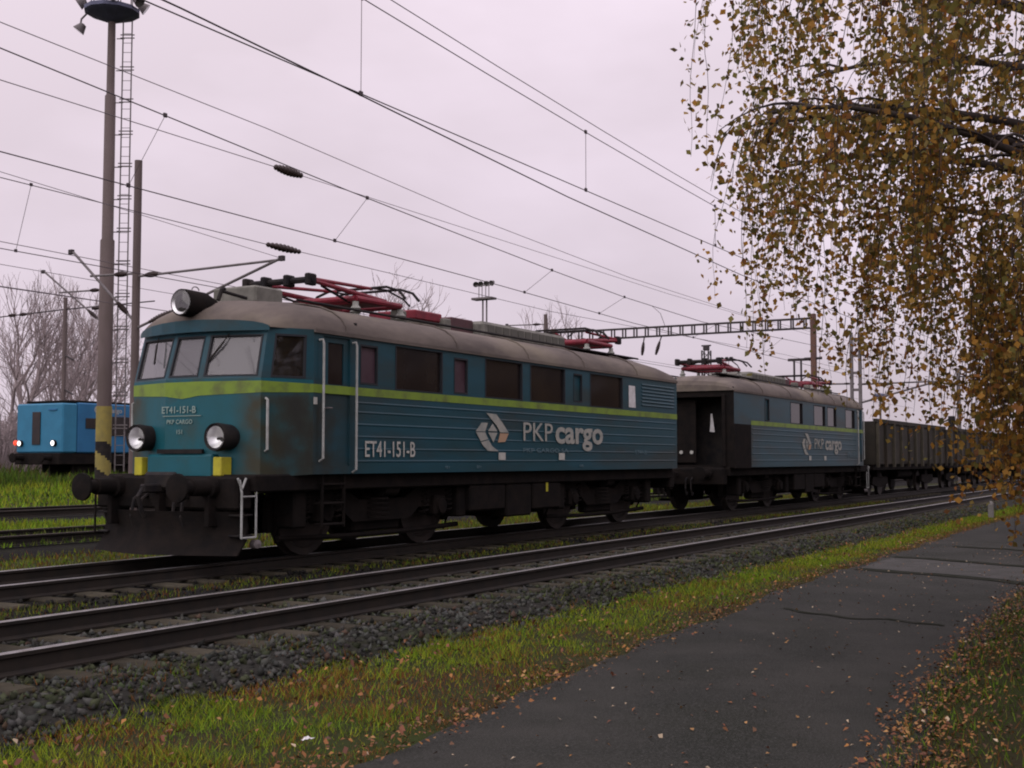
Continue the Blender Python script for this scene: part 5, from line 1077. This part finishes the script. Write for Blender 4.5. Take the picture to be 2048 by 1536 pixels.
# leafless shrubs below them
def shrub_mesh(seed):
    r_ = random.Random(seed); mb = MB()
    for k in range(70):
        a = r_.uniform(0, 6.28); l = r_.uniform(0.9, 2.4); o_ = r_.uniform(0, 0.7); p = Vector((math.cos(a) * o_, math.sin(a) * o_, 0)); d = Vector((math.cos(a) * r_.uniform(0.1, 0.7), math.sin(a) * r_.uniform(0.1, 0.7), 1)).normalized()
        e = p + d * l + Vector((r_.gauss(0, 0.15), r_.gauss(0, 0.15), 0)); m_ = (p + e) / 2 + Vector((r_.gauss(0, 0.08), r_.gauss(0, 0.08), 0)); mb.tube([p, m_, e], [0.022, 0.015, 0.008], 3, caps=False)
        for j in range(4):
            q = m_ + (e - m_) * r_.random(); mb.tube([q, q + Vector((r_.gauss(0, 0.3), r_.gauss(0, 0.3), r_.uniform(0.1, 0.6)))], [0.011, 0.006], 3, caps=False)
    me = mb.mesh('twigs'); me.materials.append(M['bare']); return me
shm = [shrub_mesh(1), shrub_mesh(2)]
for i, (t_, Z, lb) in enumerate(((-0.415, 62, 'low leafless shrub at the meadow edge left of the blue diesel'), (-0.40, 66, 'leafless shrub touching the diesel front'), (-0.425, 68, 'leafless shrub at the left end of the thicket'), (-0.385, 72, 'leafless shrub right behind the diesel front'), (-0.41, 76, 'leafless shrub deeper in the thicket left of the diesel'), (-0.395, 82, 'leafless shrub at the far back of the thicket'), (-0.33, 70, 'leafless shrub behind the diesel rear hood'), (-0.36, 74, 'leafless shrub behind the middle of the diesel hood'))):
    s, y = Z * cb + t_ * Z * sb, Z * sb - t_ * Z * cb
    t = empty('shrub', (s, y, gz(y)), i * 1.3, label=lb, cat='shrub', group='leafless shrubs below the bare trees'); t.scale = (1.9, 1.9, 1.6); link('twigs', shm[i % 2], None, t, kind='stuff')

# ================================================================== birch trees in yellow-brown autumn leaf
def birch(seed, nl=34):
    r_ = random.Random(seed); g = np.random.default_rng(seed)
    tr = MB(); br = MB(); LP = []; LS = []
    def zbot(r, a): return 0.8 + max(0, r - 2.2) * 0.78 + 0.4 * math.sin(a * 7 + 1) + 0.2 * math.sin(a * 11)
    tp = [(0.12 * math.sin(z * 0.7), 0.1 * math.sin(z * 0.5 + 1), z) for z in np.linspace(-0.1, 9.6, 14)]
    tr.tube(tp, [0.19 * (1 - 0.09 * i ** 0.95) if i < 10 else 0.05 - 0.012 * (i - 10) for i in range(14)], 12)
    def strand(p, ln, out, big=1.0):
        q = Vector(p); pts = [q.copy()]; d = Vector((out.x * 0.5, out.y * 0.5, -0.35)); n = max(3, int(ln / 0.16))
        for i in range(n):
            d = (d * 0.72 + Vector((r_.gauss(0, 0.10), r_.gauss(0, 0.10), -0.42))); d.normalize(); q = q + d * (ln / n)
            rr = math.hypot(q.x, q.y)
            if q.z < zbot(rr, math.atan2(q.y, q.x)) + r_.uniform(0, 0.5): break
            pts.append(q.copy())
        if len(pts) < 2: return
        br.tube(pts, [0.0045 - 0.003 * i / len(pts) for i in range(len(pts))], 3, caps=False)
        L_ = (len(pts) - 1) * ln / n; k = int(L_ * 33)
        for j in range(k):
            t = r_.random() * (len(pts) - 1); i = min(int(t), len(pts) - 2); c = pts[i].lerp(pts[i + 1], t - i); LP.append((c.x + r_.gauss(0, 0.06), c.y + r_.gauss(0, 0.06), c.z + r_.gauss(-0.015, 0.03))); LS.append(r_.uniform(0.028, 0.07))
    # the crown leans out over the path, where the light is
    heavy = [(1.25, 3.3), (1.6, 3.7), (2.05, 4.1), (1.4, 4.5), (1.85, 4.9), (2.25, 3.3), (1.65, 5.5), (1.1, 4.3)]
    for i in range(nl + len(heavy)):
        if i < nl: a = i * 2.39996 + r_.uniform(-0.3, 0.3); z0 = 2.0 + 6.2 * (i / nl) ** 1.25 + r_.uniform(-0.2, 0.2); rl = (4.55 - 2.6 * max(0, (z0 - 5.2) / 3.6)) * r_.uniform(0.84, 1.03); rise = 1.75 + r_.uniform(-0.3, 0.5)
        else: a, z0 = heavy[i - nl]; rl = (4.75 if z0 > 3 else 3.9) * r_.uniform(0.93, 1.03); rise = 1.5 + r_.uniform(-0.3, 0.4)
        o = Vector((math.cos(a), math.sin(a), 0)); sd = Vector((-o.y, o.x, 0)); cur = r_.gauss(0, 0.35)
        P_ = lambda t: o * (rl * t) + sd * (cur * t * t * rl * 0.4) + Vector((0, 0, z0 + rise * (1.55 * t - 0.62 * t * t * t)))
        pts = [P_(t / 9) for t in range(10)]; br.tube(pts, [0.062 * (1 - 0.85 * (t / 9)) + 0.006 for t in range(10)], 7)
        for j in range(11):
            t = 0.22 + 0.78 * (j + r_.random()) / 11; p = P_(min(t, 0.99)); s_ = 1 if j % 2 else -1; aa = a + s_ * r_.uniform(0.4, 1.1); o2 = Vector((math.cos(aa), math.sin(aa), 0)); l2 = r_.uniform(0.6, 1.35) * (1.2 - 0.6 * t)
            b2 = [p + o2 * (l2 * q / 5) + Vector((0, 0, 0.30 * (q / 5) - 0.42 * (q / 5) ** 2)) for q in range(6)]; br.tube(b2, [0.016 - 0.0025 * q for q in range(6)], 4, caps=False)
            if (t < 0.55 and z0 > 3.0 and r_.random() < 0.45) or r_.random() < 0.2: continue
            for m_ in range(7):
                q = b2[min(5, 1 + int(m_ * 0.5))]; q = q + Vector((r_.gauss(0, 0.06), r_.gauss(0, 0.06), 0)); strand(q, (r_.uniform(0.35, 1.25) if r_.random() < 0.7 else r_.uniform(1.2, 1.9)) * (1.35 if q.z > 3 else 1.0), (o * 0.4 + o2 * 0.6))
    # a few long weeping strands on the outside
    for k in range(750):
        a = r_.uniform(0, 6.283); r = 1.2 + 2.9 * r_.random() ** 1.2; z = 2.0 + r_.random() * 2.2 + max(0, r - 2.4) * 0.35; strand((math.cos(a) * r, math.sin(a) * r, z), r_.uniform(0.9, 2.4), Vector((math.cos(a), math.sin(a), 0)) * 0.3)
    for k in range(700):
        a = r_.uniform(0, 6.283); r = r_.uniform(1.3, 2.9); z = 2.3 + r_.random() * 1.5; strand((math.cos(a) * r, math.sin(a) * r, z), r_.uniform(1.4, 2.8), Vector((math.cos(a), math.sin(a), 0)) * 0.25)
    LP = np.array(LP); n = len(LP); sz = np.array(LS)[:, None] * 1.13
    ax = g.normal(size=(n, 3)); ax[:, 2] -= 0.9; ax /= np.linalg.norm(ax, axis=1, keepdims=True); ot = g.normal(size=(n, 3)); v = np.cross(ax, ot); v /= np.linalg.norm(v, axis=1, keepdims=True); nn = np.cross(ax, v)
    V = np.stack([LP, LP + ax * sz * 0.42 + v * sz * 0.40 + nn * sz * 0.06, LP + ax * sz, LP + ax * sz * 0.42 - v * sz * 0.40 + nn * sz * 0.06], 1).reshape(-1, 3)
    pal = np.array([(0.20, 0.125, 0.028), (0.15, 0.11, 0.028), (0.25, 0.13, 0.024), (0.11, 0.10, 0.028), (0.17, 0.075, 0.022), (0.30, 0.19, 0.045)])
    cl = vnoise(LP[:, 0] + LP[:, 2] * 0.7, LP[:, 1] - LP[:, 2] * 0.5, 1.3, seed)
    cl = np.clip(cl + (2.9 - LP[:, 2]) * 0.22, 0.05, 1); k = np.where(g.random(n) < cl, g.choice(6, n, p=[.25, .1, .35, .05, .2, .05]), g.choice(6, n, p=[.25, .3, .08, .3, .04, .03])); C_ = pal[k] * g.uniform(0.55, 2.1, (n, 1))
    crown = np_mesh('crown', V, np.arange(4 * n).reshape(n, 4), np.repeat(C_, 4, 0), M['leaf'])
    mt = tr.mesh('trunk', 60); mt.materials.append(M['birchbark']); mbr = br.mesh('branches', 60); mbr.materials.append(M['bark'])
    print('birch leaves', n); return mt, mbr, crown
def plant_birch(ms, s, y, rz, sc, lb):
    t = empty('birch_tree', (s, y, GZ), rz, label=lb, cat='tree', group='birches along the path'); t.scale = (sc,) * 3
    link('trunk', ms[0], None, t); link('branches', ms[1], None, t, kind='stuff'); link('crown', ms[2], None, t, kind='stuff')
bm_ = birch(5)
plant_birch(bm_, 12.26, -0.86, 0.4, 1.0, 'weeping birch with brown autumn leaves overhanging the near path')
plant_birch(bm_, 30.5, 0.2, 2.2, 1.0, 'farther birch with brown leaves standing behind the overhanging one beside the path')
plant_birch(bm_, 44.0, 0.0, 4.1, 1.05, 'farthest birch of the row along the path')
